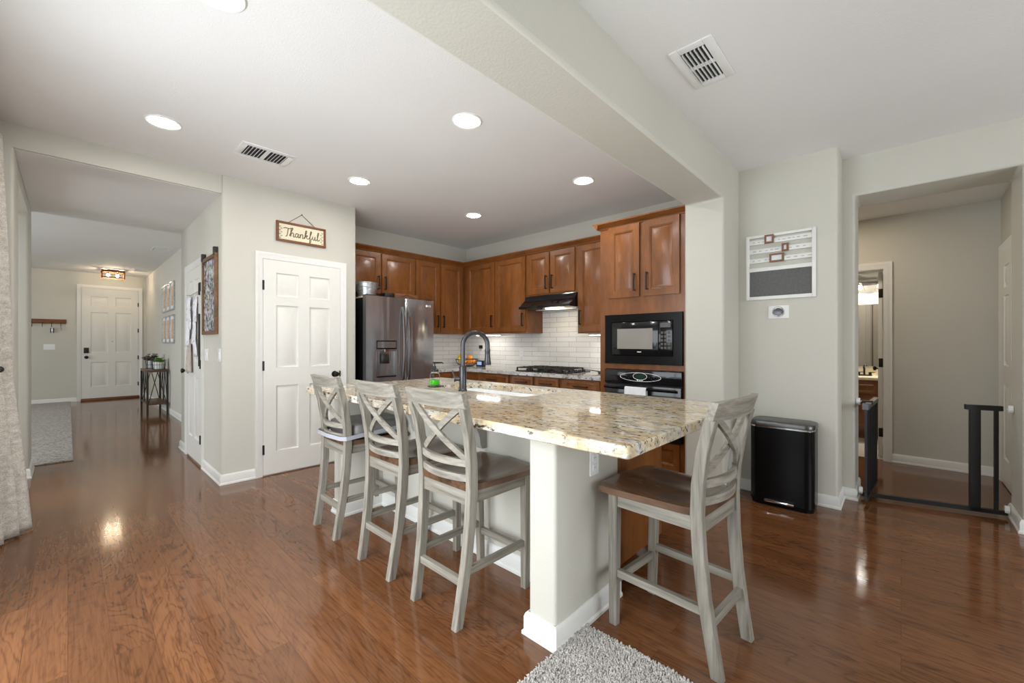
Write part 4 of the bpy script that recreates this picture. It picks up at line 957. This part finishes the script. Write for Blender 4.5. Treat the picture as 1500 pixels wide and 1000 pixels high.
for x in (0.58, 0.72):
    obj('bulb', MB().sphere((x, 12.15, FC - 0.11), 0.026, 1, 1, 1.3), WARMBULB, fl); obj('socket', MB().lathe([(0.002, FC - 0.02), (0.016, FC - 0.02), (0.016, FC - 0.085), (0.002, FC - 0.085)], (x, 12.15, 0), 12), IRON, fl)

# ------------------------------------------------------------------ sign over the pantry door
sg = thing('word_sign', 'rustic wood framed sign hung over the pantry door', 'sign', (1.598, 4.385, 2.24))
x0, x1, z0, z1 = 1.365, 1.832, 2.240, 2.434
obj('board', B(x0 + 0.02, 4.370, z0 + 0.02, x1 - 0.02, 4.380, z1 - 0.02), plain('cream_board', lin(226, 216, 190), 0.7, tex=0.05, tscale=14), sg)
obj('frame', B(x0, 4.362, z0, x1, 4.384, z0 + 0.022, bev=0.002).box(x0, 4.362, z1 - 0.022, x1, 4.384, z1, bev=0.002).box(x0, 4.362, z0 + 0.022, x0 + 0.022, 4.384, z1 - 0.022, bev=0.002).box(x1 - 0.022, 4.362, z0 + 0.022, x1, 4.384, z1 - 0.022, bev=0.002), RUSTICX, sg)
obj('hanging_cord', MB().tube([(1.475, 4.375, z1), (1.600, 4.378, 2.535), (1.725, 4.375, z1)], 0.003, 6), RUSTIC, sg)
obj('nail', MB().tube([(1.600, 4.386, 2.535), (1.600, 4.368, 2.537)], 0.004, 8), IRON, sg)
def cr(P, n=5):   # smooth curve through points
    out = []
    for i in range(len(P) - 1):
        p0, p1, p2, p3 = P[max(i - 1, 0)], P[i], P[i + 1], P[min(i + 2, len(P) - 1)]
        for k in range(n):
            t = k / n; out.append(tuple(0.5 * (2 * b + (c - a) * t + (2 * a - 5 * b + 4 * c - d) * t * t + (-a + 3 * b - 3 * c + d) * t ** 3) for a, b, c, d in zip(p0, p1, p2, p3)))
    out.append(P[-1]); return out
strokes = [  # the word "Thankful" in brush script: (u, v) in x-height units
    [(-0.25, 1.75), (0.1, 1.95), (0.7, 1.85), (1.15, 2.05)], [(0.55, 1.9), (0.5, 1.2), (0.35, 0.1), (0.1, -0.1)],
    [(0.75, 0.1), (1.05, 1.1), (1.35, 1.95), (1.2, 2.1), (1.05, 1.6), (0.95, 0.0), (1.1, 0.75), (1.35, 0.95), (1.5, 0.7), (1.45, 0.1), (1.6, 0.0), (1.8, 0.3)],
    [(2.3, 0.85), (2.0, 0.95), (1.8, 0.5), (1.9, 0.05), (2.15, 0.15), (2.35, 0.9), (2.3, 0.2), (2.4, 0.0), (2.6, 0.3)],
    [(2.65, 0.9), (2.65, 0.0), (2.75, 0.7), (3.0, 0.95), (3.15, 0.7), (3.1, 0.1), (3.25, 0.0), (3.45, 0.4)],
    [(3.45, 0.4), (3.75, 1.4), (3.85, 1.95), (3.7, 2.05), (3.6, 1.5), (3.5, 0.0)], [(3.6, 0.5), (3.85, 0.95), (4.0, 0.75), (3.75, 0.5), (4.05, 0.05), (4.3, 0.3)],
    [(4.3, 0.3), (4.65, 1.5), (4.75, 1.95), (4.6, 2.05), (4.5, 1.5), (4.4, -0.3), (4.35, -0.9), (4.55, -0.7), (4.65, 0.1), (4.9, 0.4)],
    [(4.95, 0.9), (4.95, 0.3), (5.1, 0.0), (5.3, 0.3), (5.4, 0.9), (5.4, 0.2), (5.55, 0.0), (5.75, 0.4)],
    [(5.75, 0.4), (6.0, 1.4), (6.1, 1.95), (5.95, 2.05), (5.85, 1.4), (5.85, 0.2), (6.0, 0.0), (6.3, 0.4)]]
lt = MB()
for st_ in strokes:
    pts = [(1.442 + u * 0.0525, 4.3685, 2.300 + v * 0.0395) for u, v in cr(st_)]
    lt.tube(pts, 0.0040, 6)
obj('lettering', lt, plain('brown_ink', lin(120, 106, 84), 0.7), sg)
lv = MB(); 
for sx_, cx_ in ((1, 1.398), (-1, 1.797)):
    for k in range(7):
        z = 2.275 + 0.018 * k; lv.sphere((cx_ + sx_ * (0.012 if k % 2 else 0.0), 4.3695, z), 0.011, 1.0, 0.12, 0.55, 8, 6)
obj('leaf_decoration', lv, plain('sage_leaf', lin(160, 166, 132), 0.7), sg)

# ------------------------------------------------------------------ hallway wall: photo board, papers
pb = thing('photo_board', 'tall wood framed photo collage board on the hallway wall', 'photo board', (0.93, 4.78, 1.33))
y0, y1, z0, z1 = 4.50, 5.03, 1.335, 2.07
obj('frame', B(0.900, y0, z0, 0.928, y0 + 0.034, z1, bev=0.003).box(0.900, y1 - 0.034, z0, 0.928, y1, z1, bev=0.003).box(0.900, y0 + 0.034, z0, 0.928, y1 - 0.034, z0 + 0.034, bev=0.003).box(0.900, y0 + 0.034, z1 - 0.034, 0.928, y1 - 0.034, z1, bev=0.003), RUSTIC, pb)
obj('photo_collage', B(0.915, y0 + 0.034, z0 + 0.034, 0.926, y1 - 0.034, z1 - 0.034), COLLAGE, pb)
for y in (y0 + 0.025, y1 - 0.025): obj('hanger', B(0.893, y - 0.018, z1 - 0.02, 0.929, y + 0.018, z1 + 0.055, bev=0.004), IRON, pb)
cols = [(lin(200, 70, 80), lin(90, 110, 160)), (lin(70, 100, 170), lin(120, 120, 130)), (lin(150, 150, 160), lin(60, 60, 66)), (lin(90, 120, 90), lin(180, 160, 120))]
sheets = [(5.62, 1.62, 0.20, 0.27, 0.03, 4, 'white drawing with red marks, upper left on the closet door'), (5.36, 1.60, 0.21, 0.26, 0.02, -3, 'white drawing with blue marks, upper right on the closet door'),
          (5.66, 1.36, 0.22, 0.28, 0.035, -5, 'white sheet in the middle left of the closet door'), (5.40, 1.36, 0.20, 0.24, 0.025, 6, 'white sheet in the middle right of the closet door'),
          (5.48, 1.50, 0.12, 0.20, 0.045, 10, 'small grey sheet between the upper drawings on the closet door'), (5.30, 1.22, 0.14, 0.20, 0.03, -8, 'small sheet lowest right on the closet door')]
for i, (y, z, w, hh, off, rt, lb) in enumerate(sheets):
    mb = MB(); rows = []
    for j in range(7):
        v = j / 6 - 0.5; rows.append([(0.922 - off - 0.005 * math.cos(v * 4 + i) , y + (u * w) * math.cos(R(rt)) - v * hh * math.sin(R(rt)), z + v * hh * math.cos(R(rt)) + u * w * math.sin(R(rt))) for u in (-0.5, -0.17, 0.17, 0.5)])
    mb.rings(rows, closed=False)
    o_ = obj('drawing_sheet', mb, drawing('drawing_%d' % i, *cols[i % 4])); md = o_.modifiers.new('s', 'SOLIDIFY'); md.thickness = 0.002
    tag(o_, lb, 'paper', 'papers hung on the closet door')
bg_ = MB(); rows = []
for j in range(9):
    v = j / 8; rows.append([(0.895 - 0.018 * math.sin(k / 11 * math.pi * 5) * (0.4 + v), 5.60 + 0.10 * (0.6 + 0.5 * v) * (k / 11 * 2 - 1), 1.30 - 0.36 * v) for k in range(12)])
bg_.rings(rows, closed=False); o_ = obj('hanging_cloth', bg_, fabric('beige_cloth', lin(170, 158, 146), lin(212, 204, 196))); o_.modifiers.new('s', 'SOLIDIFY').thickness = 0.003
tag(o_, 'beige cloth hanging below the papers on the closet door', 'cloth')
hr = thing('door_hook_rack', 'dark over the door hook strip holding papers on the closet door', 'hook rack', (0.91, 5.2, 1.1))
obj('strap', B(0.900, 5.165, 1.02, 0.9225, 5.19, 1.55).box(0.900, 5.165, 1.74, 0.9225, 5.19, 1.86), IRON, hr)
obj('cord', MB().tube([(0.895, 5.75, 1.78), (0.885, 5.5, 1.755), (0.905, 5.178, 1.78)], 0.004, 6), BRK, hr)
# framed prints
pr = thing('picture_frame', 'x', 'picture', (0, 0, 0), 'framed prints on the foyer wall')
w, hh = 0.40, 0.50
obj('frame', B(-0.022, -w / 2, 0, 0, -w / 2 + 0.025, hh, bev=0.002).box(-0.022, w / 2 - 0.025, 0, 0, w / 2, hh, bev=0.002).box(-0.022, -w / 2 + 0.025, 0, 0, w / 2 - 0.025, 0.025, bev=0.002).box(-0.022, -w / 2 + 0.025, hh - 0.025, 0, w / 2 - 0.025, hh, bev=0.002), GALV, pr)
obj('mat', B(-0.010, -w / 2 + 0.025, 0.025, -0.002, w / 2 - 0.025, hh - 0.025), PAPER, pr)
obj('print', B(-0.0115, -w / 2 + 0.09, 0.08, -0.0105, w / 2 - 0.09, hh - 0.08), PRINT, pr)
for j, (z, rn) in enumerate(((1.835, 'upper'), (1.255, 'lower'))):
    for i, (y, pn_) in enumerate(((9.31, 'nearest the closet door'), (9.75, 'in the middle'), (10.19, 'nearest the front door'))):
        o_ = pr if (i, j) == (0, 0) else copy_tree(pr)
        o_.location = (1.2595, y, z); o_['label'] = 'silver framed peach print in the %s row, %s' % (rn, pn_)

# ------------------------------------------------------------------ console table and plants
ct = thing('console_table', 'dark wood and iron console table against the foyer wall', 'table', (1.09, 10.05, 0))
tx0, tx1, ty0, ty1 = 0.935, 1.235, 9.58, 10.48
obj('tabletop', B(tx0, ty0, 0.745, tx1, ty1, 0.785, bev=0.003), DARKWOOD, ct)
obj('shelf', B(tx0 + 0.01, ty0 + 0.01, 0.17, tx1 - 0.01, ty1 - 0.01, 0.20, bev=0.003), DARKWOOD, ct)
for x in (tx0 + 0.015, tx1 - 0.015):
    for y in (ty0 + 0.015, ty1 - 0.015): obj('leg', B(x - 0.014, y - 0.014, 0, x + 0.014, y + 0.014, 0.745), IRON, ct)
for x in (tx0 + 0.015, tx1 - 0.015):
    m_ = (ty0 + ty1) / 2; mb = MB()
    for ya, yb in ((ty0 + 0.03, m_ - 0.12), (m_ - 0.02, m_ - 0.12), (m_ + 0.02, m_ + 0.12), (ty1 - 0.03, m_ + 0.12)): mb.tube([(x, ya, 0.20), (x, yb, 0.745)], 0.006, 6)
    obj('brace', mb, IRON, ct)
for y in (ty0 + 0.015, ty1 - 0.015): obj('brace', MB().tube([(tx0 + 0.03, y, 0.2), (1.085, y, 0.745)], 0.006, 6).tube([(tx1 - 0.03, y, 0.2), (1.085, y, 0.745)], 0.006, 6), IRON, ct)
def plant(label, cx, cy, z, potm, pr_, ph, leafc, n, lr, spread, basket):
    p = thing('potted_plant', label, 'plant', (cx, cy, z), 'plants on the console table')
    obj('pot', MB().lathe([(0.002, 0), (pr_ * 0.8, 0), (pr_, ph), (pr_ * 0.9, ph), (pr_ * 0.85, ph * 0.85), (0.002, ph * 0.85)], (cx, cy, z + 0.004), 20), potm, p)
    mb = MB(); random.seed(int(cy * 100))
    for i in range(n):
        a_ = random.random() * 6.28; el = random.uniform(0.25, 1.3); L = spread * random.uniform(0.7, 1.1)
        base = Vector((cx, cy, z + ph * 0.9)); tip = base + Vector((math.cos(a_) * math.cos(el), math.sin(a_) * math.cos(el), math.sin(el))) * L
        mb.tube([base, base.lerp(tip, 0.6), tip], 0.003, 5)
        for k in range(3):
            q = base.lerp(tip, 0.6 + 0.2 * k) + Vector((random.uniform(-1, 1), random.uniform(-1, 1), random.uniform(-0.5, 1))) * lr * 0.5
            mb.sphere(q, lr, random.uniform(0.7, 1.1), random.uniform(0.7, 1.1), 0.35, 8, 6)
    obj('foliage', mb, leafc, p)
    if basket:
        wb = MB()
        for i in range(16):
            a_ = 2 * math.pi * i / 16; wb.tube([(cx + pr_ * 1.05 * math.cos(a_), cy + pr_ * 1.05 * math.sin(a_), z + 0.002), (cx + pr_ * 1.2 * math.cos(a_), cy + pr_ * 1.2 * math.sin(a_), z + basket)], 0.0025, 5)
        for q in (0.01, basket / 2, basket): wb.tube(ring((cx, cy), pr_ * (1.05 + 0.15 * q / basket), z + q), 0.003, 5, False)
        obj('wire_basket', wb, IRON, p)
    return p
plant('dark leaved plant in a grey pot on the console table', 1.07, 10.22, 0.785, GALV, 0.075, 0.15, plain('dusky_leaf', lin(88, 80, 72), 0.6, tex=0.3, tscale=20), 24, 0.028, 0.13, 0.15)
plant('green plant in a white pot and wire basket on the console table', 1.12, 9.76, 0.785, WHITEP, 0.085, 0.13, plain('green_leaf', lin(92, 134, 50), 0.5, tex=0.3, tscale=20), 22, 0.024, 0.09, 0.17)

# hook rail with keys
hk = thing('key_hook_rail', 'brown wooden hook rail on the front wall', 'hook rail', (-0.28, 13.0, 1.66))
obj('board', B(-0.60, 12.975, 1.665, -0.023, 12.998, 1.76, bev=0.003), RUSTICX, hk)
for x in (-0.50, -0.36, -0.23, -0.10): obj('hook', MB().tube([(x, 12.975, 1.70), (x, 12.95, 1.68), (x, 12.945, 1.62), (x, 12.93, 1.60), (x, 12.915, 1.625)], 0.006, 6), IRON, hk)
ks = thing('key_bunch', 'bunch of keys hanging from the hook rail', 'keys', (-0.23, 12.93, 1.45))
obj('key_ring', MB().tube([(-0.23 + 0.018 * math.cos(q), 12.935, 1.59 + 0.018 * math.sin(q)) for q in [2 * math.pi * i / 14 for i in range(15)]], 0.003, 6, False), CHROME, ks)
for k in range(3): obj('key', B(-0.25 + 0.02 * k, 12.93, 1.47 + 0.02 * (k % 2), -0.235 + 0.02 * k, 12.936, 1.575, bev=0.002), BLACK if k != 1 else CHROME, ks)
tag(obj('lanyard', MB().tube([(-0.10, 12.925, 1.612), (-0.11, 12.935, 1.56), (-0.095, 12.94, 1.53), (-0.085, 12.935, 1.56), (-0.10, 12.925, 1.612)], 0.006, 6), BRK), 'small grey lanyard hanging from the last hook', 'lanyard')

# ------------------------------------------------------------------ curtain
cs = thing('curtain', 'heathered beige curtain tied back at the left edge of the room', 'curtain', (-0.33, 4.1, 0))
def interp(tab, z):
    for (a, va), (b, vb) in zip(tab, tab[1:]):
        if z <= b: return va + (vb - va) * (z - a) / (b - a)
    return tab[-1][1]
edge = [(0, -0.165), (0.4, -0.195), (0.8, -0.228), (1.05, -0.250), (1.10, -0.252), (1.4, -0.256), (2.0, -0.274), (2.62, -0.296)]
nearx = [(0, -0.24), (0.4, -0.26), (0.8, -0.29), (1.05, -0.315), (1.12, -0.315), (1.4, -0.30), (2.0, -0.29), (2.62, -0.29)]
span = [(0, 0.55), (0.5, 0.50), (1.05, 0.26), (1.10, 0.26), (1.6, 0.5), (2.62, 0.75)]
mb = MB(); rows = []
nz, nk = 60, 90
for j in range(nz + 1):
    z = 0.012 + 2.60 * j / nz; xe = interp(edge, z); xn = interp(nearx, z); sp_ = interp(span, z); row = []
    for k in range(nk + 1):
        q = k / nk; y = 4.285 - sp_ * q; amp = (0.030 if z < 1.0 else 0.026) * min(1, q * 6)
        base = xe + (xn - 0.04 - xe) * min(1, q * 2.2)
        row.append((base - amp * (1 + math.sin(q * math.pi * 9 + 0.15 * math.sin(z * 3) - 1.2)), y, z))
    rows.append(row)
mb.rings(rows, closed=False); o_ = obj('panel', mb, CURTAIN, cs, 80); o_.modifiers.new('s', 'SOLIDIFY').thickness = 0.004
obj('tieback', MB().tube([(-0.292, 4.12, 1.088), (-0.312, 3.99, 1.085), (-0.36, 3.97, 1.08), (-0.42, 4.05, 1.10), (-0.445, 4.2, 1.12)], 0.012, 8).sphere((-0.292, 4.12, 1.088), 0.020), IRON, cs)
rd = thing('curtain_rod', 'dark curtain rod near the ceiling at the left wall', 'curtain rod', (-0.33, 2.5, 2.63))
obj('rod', MB().tube([(-0.34, 0.2, 2.645), (-0.34, 4.30, 2.645)], 0.012, 12), IRON, rd)
obj('bracket', MB().tube([(-0.45, 4.2, 2.645), (-0.34, 4.2, 2.645)], 0.008, 8), IRON, rd)
for y in (3.6, 3.75, 3.9, 4.05, 4.2): obj('ring', MB().tube([(-0.34 + 0.022 * math.cos(q), y, 2.640 + 0.026 * math.sin(q)) for q in [2 * math.pi * i / 14 for i in range(15)]], 0.0035, 6, False), IRON, rd)

# ------------------------------------------------------------------ right hand side
tc_ = thing('trash_can', 'tall black pedal trash can against the right wall', 'trash can', (3.83, 0.67, 0))
def rr_prof(x0, y0, x1, y1, r): return loop(x0, y0, x1, y1, r, 6)
mb = MB(); mb.rings([[(x, y, z) for x, y in rr_prof(3.70 + k, 0.462 + k, 3.955 - k, 0.882 - k, 0.06)] for z, k in ((0.0, 0.006), (0.03, 0.004), (0.032, 0.0), (0.60, 0.0))])
obj('body', mb, BLACKSATIN, tc_)
mb = MB(); mb.rings([[(x, y, z) for x, y in rr_prof(3.70 + k, 0.462 + k, 3.955 - k, 0.882 - k, 0.06)] for z, k in ((0.611, -0.002), (0.635, -0.003), (0.647, 0.002), (0.652, 0.014))])
obj('lid', mb, plain('dark_steel_lid', (0.10, 0.098, 0.095, 1), 0.3, 0.9, tex=0.04), tc_)
mb = MB(); mb.rings([[(x, y, z) for x, y in rr_prof(3.70 + k, 0.462 + k, 3.955 - k, 0.882 - k, 0.06)] for z, k in ((0.600, 0.002), (0.611, 0.002))])
obj('rim_band', mb, CHROME, tc_)
obj('pedal', B(3.672, 0.578, 0.034, 3.72, 0.775, 0.056, bev=0.009), CHROME, tc_)
# command board
cb = thing('message_board', 'white framed message board with chalkboard on the right wall', 'message board', (3.98, 0.72, 1.615))
Y0, Y1, ZA, ZB = 0.481, 0.966, 1.615, 2.156
fx0 = 3.955
obj('frame', B(fx0, Y0, ZA, 3.979, Y0 + 0.026, ZB, bev=0.002).box(fx0, Y1 - 0.026, ZA, 3.979, Y1, ZB, bev=0.002).box(fx0, Y0 + 0.026, ZA, 3.979, Y1 - 0.026, ZA + 0.028, bev=0.002)
    .box(fx0, Y0 + 0.026, ZB - 0.022, 3.979, Y1 - 0.026, ZB, bev=0.002).box(fx0, Y0 + 0.026, 1.852, 3.979, Y1 - 0.026, 1.884, bev=0.002), TRIM, cb)
obj('chalkboard', B(3.964, Y0 + 0.026, ZA + 0.028, 3.972, Y1 - 0.026, 1.852), CHALK, cb)
INK = plain('grey_ink', lin(186, 186, 188), 0.7)
for zc in (2.098, 2.022, 1.944):
    sl = obj('slat', B(3.960, Y0 + 0.026, zc - 0.019, 3.968, Y1 - 0.026, zc + 0.019, bev=0.001), TRIM, cb)
    y = Y1 - 0.05; random.seed(int(zc * 1000))
    while y > Y0 + 0.05:
        wl = random.uniform(0.012, 0.03); obj('mark', B(3.9593, y - wl, zc - 0.004, 3.9602, y, zc + random.uniform(0.002, 0.006)), INK, sl); y -= wl + random.uniform(0.008, 0.03)
FRW = plain('copper_wood', lin(128, 88, 62), 0.5, tex=0.1)
for yc, zc, w, hh, lb in ((0.795, 2.112, 0.066, 0.070, 'top'), (0.683, 2.028, 0.046, 0.064, 'middle'), (0.742, 1.952, 0.100, 0.068, 'bottom')):
    fr_ = thing('small_frame', 'small brown frame clipped on the %s slat of the message board' % lb, 'frame', (3.95, yc, zc - hh / 2), 'little frames on the message board')
    q = 0.013
    obj('border', B(3.944, yc - w / 2, zc - hh / 2, 3.959, yc + w / 2, zc - hh / 2 + q).box(3.944, yc - w / 2, zc + hh / 2 - q, 3.959, yc + w / 2, zc + hh / 2).box(3.944, yc - w / 2, zc - hh / 2 + q, 3.959, yc - w / 2 + q, zc + hh / 2 - q).box(3.944, yc + w / 2 - q, zc - hh / 2 + q, 3.959, yc + w / 2, zc + hh / 2 - q), FRW, fr_)
    obj('card', B(3.953, yc - w / 2 + q, zc - hh / 2 + q, 3.957, yc + w / 2 - q, zc + hh / 2 - q), PAPER, fr_)
th = thing('thermostat', 'round chrome thermostat on a white plate below the message board', 'thermostat', (3.98, 0.732, 1.45))
obj('plate', B(3.972, 0.66, 1.455, 3.979, 0.804, 1.560, bev=0.003), WHITEP, th)
obj('ring', MB().lathe([(0.002, 0), (0.042, 0), (0.042, -0.022), (0.038, -0.027), (0.034, -0.026), (0.034, -0.02), (0.002, -0.02)], (3.972, 0.732, 1.508), 32, 'x'), CHROME, th)
obj('dial', MB().lathe([(0.002, -0.019), (0.034, -0.019), (0.031, -0.025), (0.002, -0.029)], (3.972, 0.732, 1.508), 32, 'x'), GRAYMETAL, th)

# baby gate
bgt = thing('safety_gate', 'black pressure mounted safety gate standing open in the right doorway', 'safety gate', (4.5, -0.16, 0))
ga, gb = Vector((4.40, 0.235, 0)), Vector((4.60, -0.555, 0))
gdir = (gb - ga).normalized(); L = (gb - ga).length
P_ = lambda t_, z: ga + gdir * t_ + Vector((0, 0, z))
obj('floor_bar', MB().sweep([P_(0.0, 0.035), P_(L, 0.035)], 0.03, 0.03, (0, 0, 1)), BLACK, bgt)
obj('latch_post', MB().sweep([P_(L - 0.165, 0.03), P_(L - 0.165, 0.77)], 0.055, 0.03, gdir), BLACK, bgt)
obj('side_post', MB().sweep([P_(L - 0.055, 0.03), P_(L - 0.055, 0.77)], 0.02, 0.02, gdir), BLACK, bgt)
obj('top_latch', MB().sweep([P_(L - 0.215, 0.782), P_(L - 0.025, 0.782)], 0.036, 0.034, (0, 0, 1)), BLACK, bgt)
obj('hinge_post', MB().sweep([P_(0.035, 0.03), P_(0.035, 0.77)], 0.02, 0.02, gdir), BLACK, bgt)
obj('hinge_arm', MB().sweep([P_(0.0, 0.775), P_(0.07, 0.775)], 0.03, 0.03, (0, 0, 1)), BLACK, bgt)
lfm = MB(); la, lb_ = Vector((4.22, 0.200, 0)), Vector((4.86, 0.160, 0)); ldir = (lb_ - la).normalized(); LL = (lb_ - la).length
Q_ = lambda t_, z: la + ldir * t_ + Vector((0, 0, z))
lfm.sweep([Q_(0, 0.045), Q_(LL, 0.045)], 0.025, 0.025, (0, 0, 1)).sweep([Q_(0, 0.755), Q_(LL, 0.755)], 0.03, 0.03, (0, 0, 1))
for k in range(9): lfm.sweep([Q_(0.012 + (LL - 0.024) * k / 8, 0.045), Q_(0.012 + (LL - 0.024) * k / 8, 0.755)], 0.016, 0.016, (1, 0, 0))
lf_ = obj('gate_panel', lfm, BLACK, bgt)
obj('latch_cap', MB().sweep([Q_(-0.02, 0.762), Q_(0.05, 0.762)], 0.045, 0.038, (0, 0, 1)), GRAYMETAL, lf_)
obj('handle_strip', MB().sweep([Q_(0.05, 0.772), Q_(LL, 0.772)], 0.012, 0.03, (0, 0, 1)), BRK, lf_)
for t_, z, n_ in ((0, 0.78, (0, 1, 0)), (0, 0.06, (0, 1, 0)), (L, 0.78, (0, -1, 0)), (L, 0.06, (0, -1, 0))):
    n_ = Vector(n_); p = P_(t_, z); wy = 0.268 if n_.y > 0 else -0.583; e_ = Vector((p.x, wy if z > 0.3 else wy - n_.y * 0.016, z))
    obj('wall_cup', MB().tube([p, e_], 0.006, 8).tube([e_ - n_ * 0.025, e_ - n_ * 0.001], 0.028, 14), WHITEP, bgt)

# ------------------------------------------------------------------ bathroom glimpse
vn = thing('bathroom_vanity', 'stained wood bathroom vanity seen through the far doorway', 'vanity', (7.35, 0.5, 0))
obj('body', B(7.12, -0.2, 0.1, 7.655, 1.3, 0.775).box(7.18, -0.2, 0, 7.64, 1.3, 0.1), CABZ, vn)
for y in (-0.16, 0.22, 0.60): cab_door(vn, (7.12, y + 0.36, 0.13), -YP, -XP, 0.35, 0.44); cab_door(vn, (7.12, y + 0.36, 0.60), -YP, -XP, 0.35, 0.14, None, 'drawer', horizontal=True)
obj('vanity_top', B(7.09, -0.21, 0.775, 7.656, 1.31, 0.81, bev=0.004).box(7.635, -0.21, 0.81, 7.656, 1.31, 0.91), plain('beige_vanity_top', lin(232, 220, 196), 0.2), vn)
bf = thing('bathroom_faucet', 'dark bathroom faucet on the vanity', 'faucet', (7.50, 0.37, 0.81))
obj('base', B(7.47, 0.29, 0.81, 7.53, 0.45, 0.825, bev=0.004), BLACK, bf)
obj('spout', MB().tube([(7.50, 0.37, 0.82), (7.50, 0.37, 0.91), (7.46, 0.37, 0.945), (7.40, 0.37, 0.92)], 0.012, 10), BLACK, bf)
for y in (0.31, 0.43): obj('handle', MB().lathe([(0.002, 0.82), (0.018, 0.82), (0.016, 0.86), (0.002, 0.862)], (7.50, y, 0), 12).tube([(7.50, y, 0.856), (7.50, y - 0.05, 0.858)], 0.005, 6), BLACK, bf)
tag(obj('bathroom_mirror', B(7.652, -0.1, 0.93, 7.659, 1.2, 1.80), MIRROR), 'wide frameless mirror over the bathroom vanity', 'mirror')
vl = thing('vanity_light', 'bright bar of glass shaded bulbs above the bathroom mirror', 'light', (7.6, 0.4, 2.0))
obj('bar', B(7.63, -0.05, 2.06, 7.659, 0.9, 2.14, bev=0.004), CHROME, vl)
for y in (0.0, 0.21, 0.42, 0.63, 0.84):
    obj('shade', MB().lathe([(0.024, 2.09), (0.03, 2.075), (0.058, 1.98), (0.055, 1.98), (0.028, 2.072), (0.022, 2.088)], (7.56, y, 0), 18), GLASS, vl)
    obj('bulb', MB().sphere((7.56, y, 2.03), 0.026, 1, 1, 1.3), BATHBULB, vl)
    obj('arm', MB().tube([(7.63, y, 2.10), (7.56, y, 2.095)], 0.008, 8), CHROME, vl)

# ------------------------------------------------------------------ shag rug in the living area
rg = thing('shag_rug', 'thick grey shag rug on the floor in front of the island pillar', 'rug', (0.9, 0.3, 0))
rx0, rx1, ry0, ry1 = -0.15, 1.56, -1.2, 1.01
obj('backing', B(rx0, ry0, 0.001, rx1, ry1, 0.008), RUGM, rg)
import array
random.seed(3); vs_, fs_ = [], []
def tuft(x, y):
    hgt = random.uniform(0.010, 0.017); a_ = random.random() * 6.28; lean = random.uniform(0, 0.010); w_ = random.uniform(0.0035, 0.006)
    tx, ty = x + lean * math.cos(a_), y + lean * math.sin(a_); b_ = random.random() * 6.28; i0 = len(vs_)
    for k in range(3): vs_.append((x + w_ * math.cos(b_ + k * 2.09), y + w_ * math.sin(b_ + k * 2.09), 0.006))
    for k in range(3): vs_.append((tx + w_ * 0.9 * math.cos(b_ + k * 2.09), ty + w_ * 0.9 * math.sin(b_ + k * 2.09), 0.006 + hgt * 0.8))
    vs_.append((tx + lean * 0.3 * math.cos(a_), ty, 0.006 + hgt))
    for k in range(3):
        fs_.append((i0 + k, i0 + (k + 1) % 3, i0 + 3 + (k + 1) % 3, i0 + 3 + k)); fs_.append((i0 + 3 + k, i0 + 3 + (k + 1) % 3, i0 + 6))
for _ in range(26000):
    x = random.uniform(0.7, rx1); y = random.uniform(0.1, ry1 + 0.004); tuft(x, y)
for _ in range(14000): tuft(random.uniform(rx0, rx1), random.uniform(ry0, ry1))
me = bpy.data.meshes.new('pile'); me.from_pydata([(a - 0.9, b - 0.3, c) for a, b, c in vs_], [], fs_); me.materials.append(RUGM); me.shade_smooth()
o_ = bpy.data.objects.new('pile', me); COL.objects.link(o_); o_.parent = rg; o_['kind'] = 'stuff'
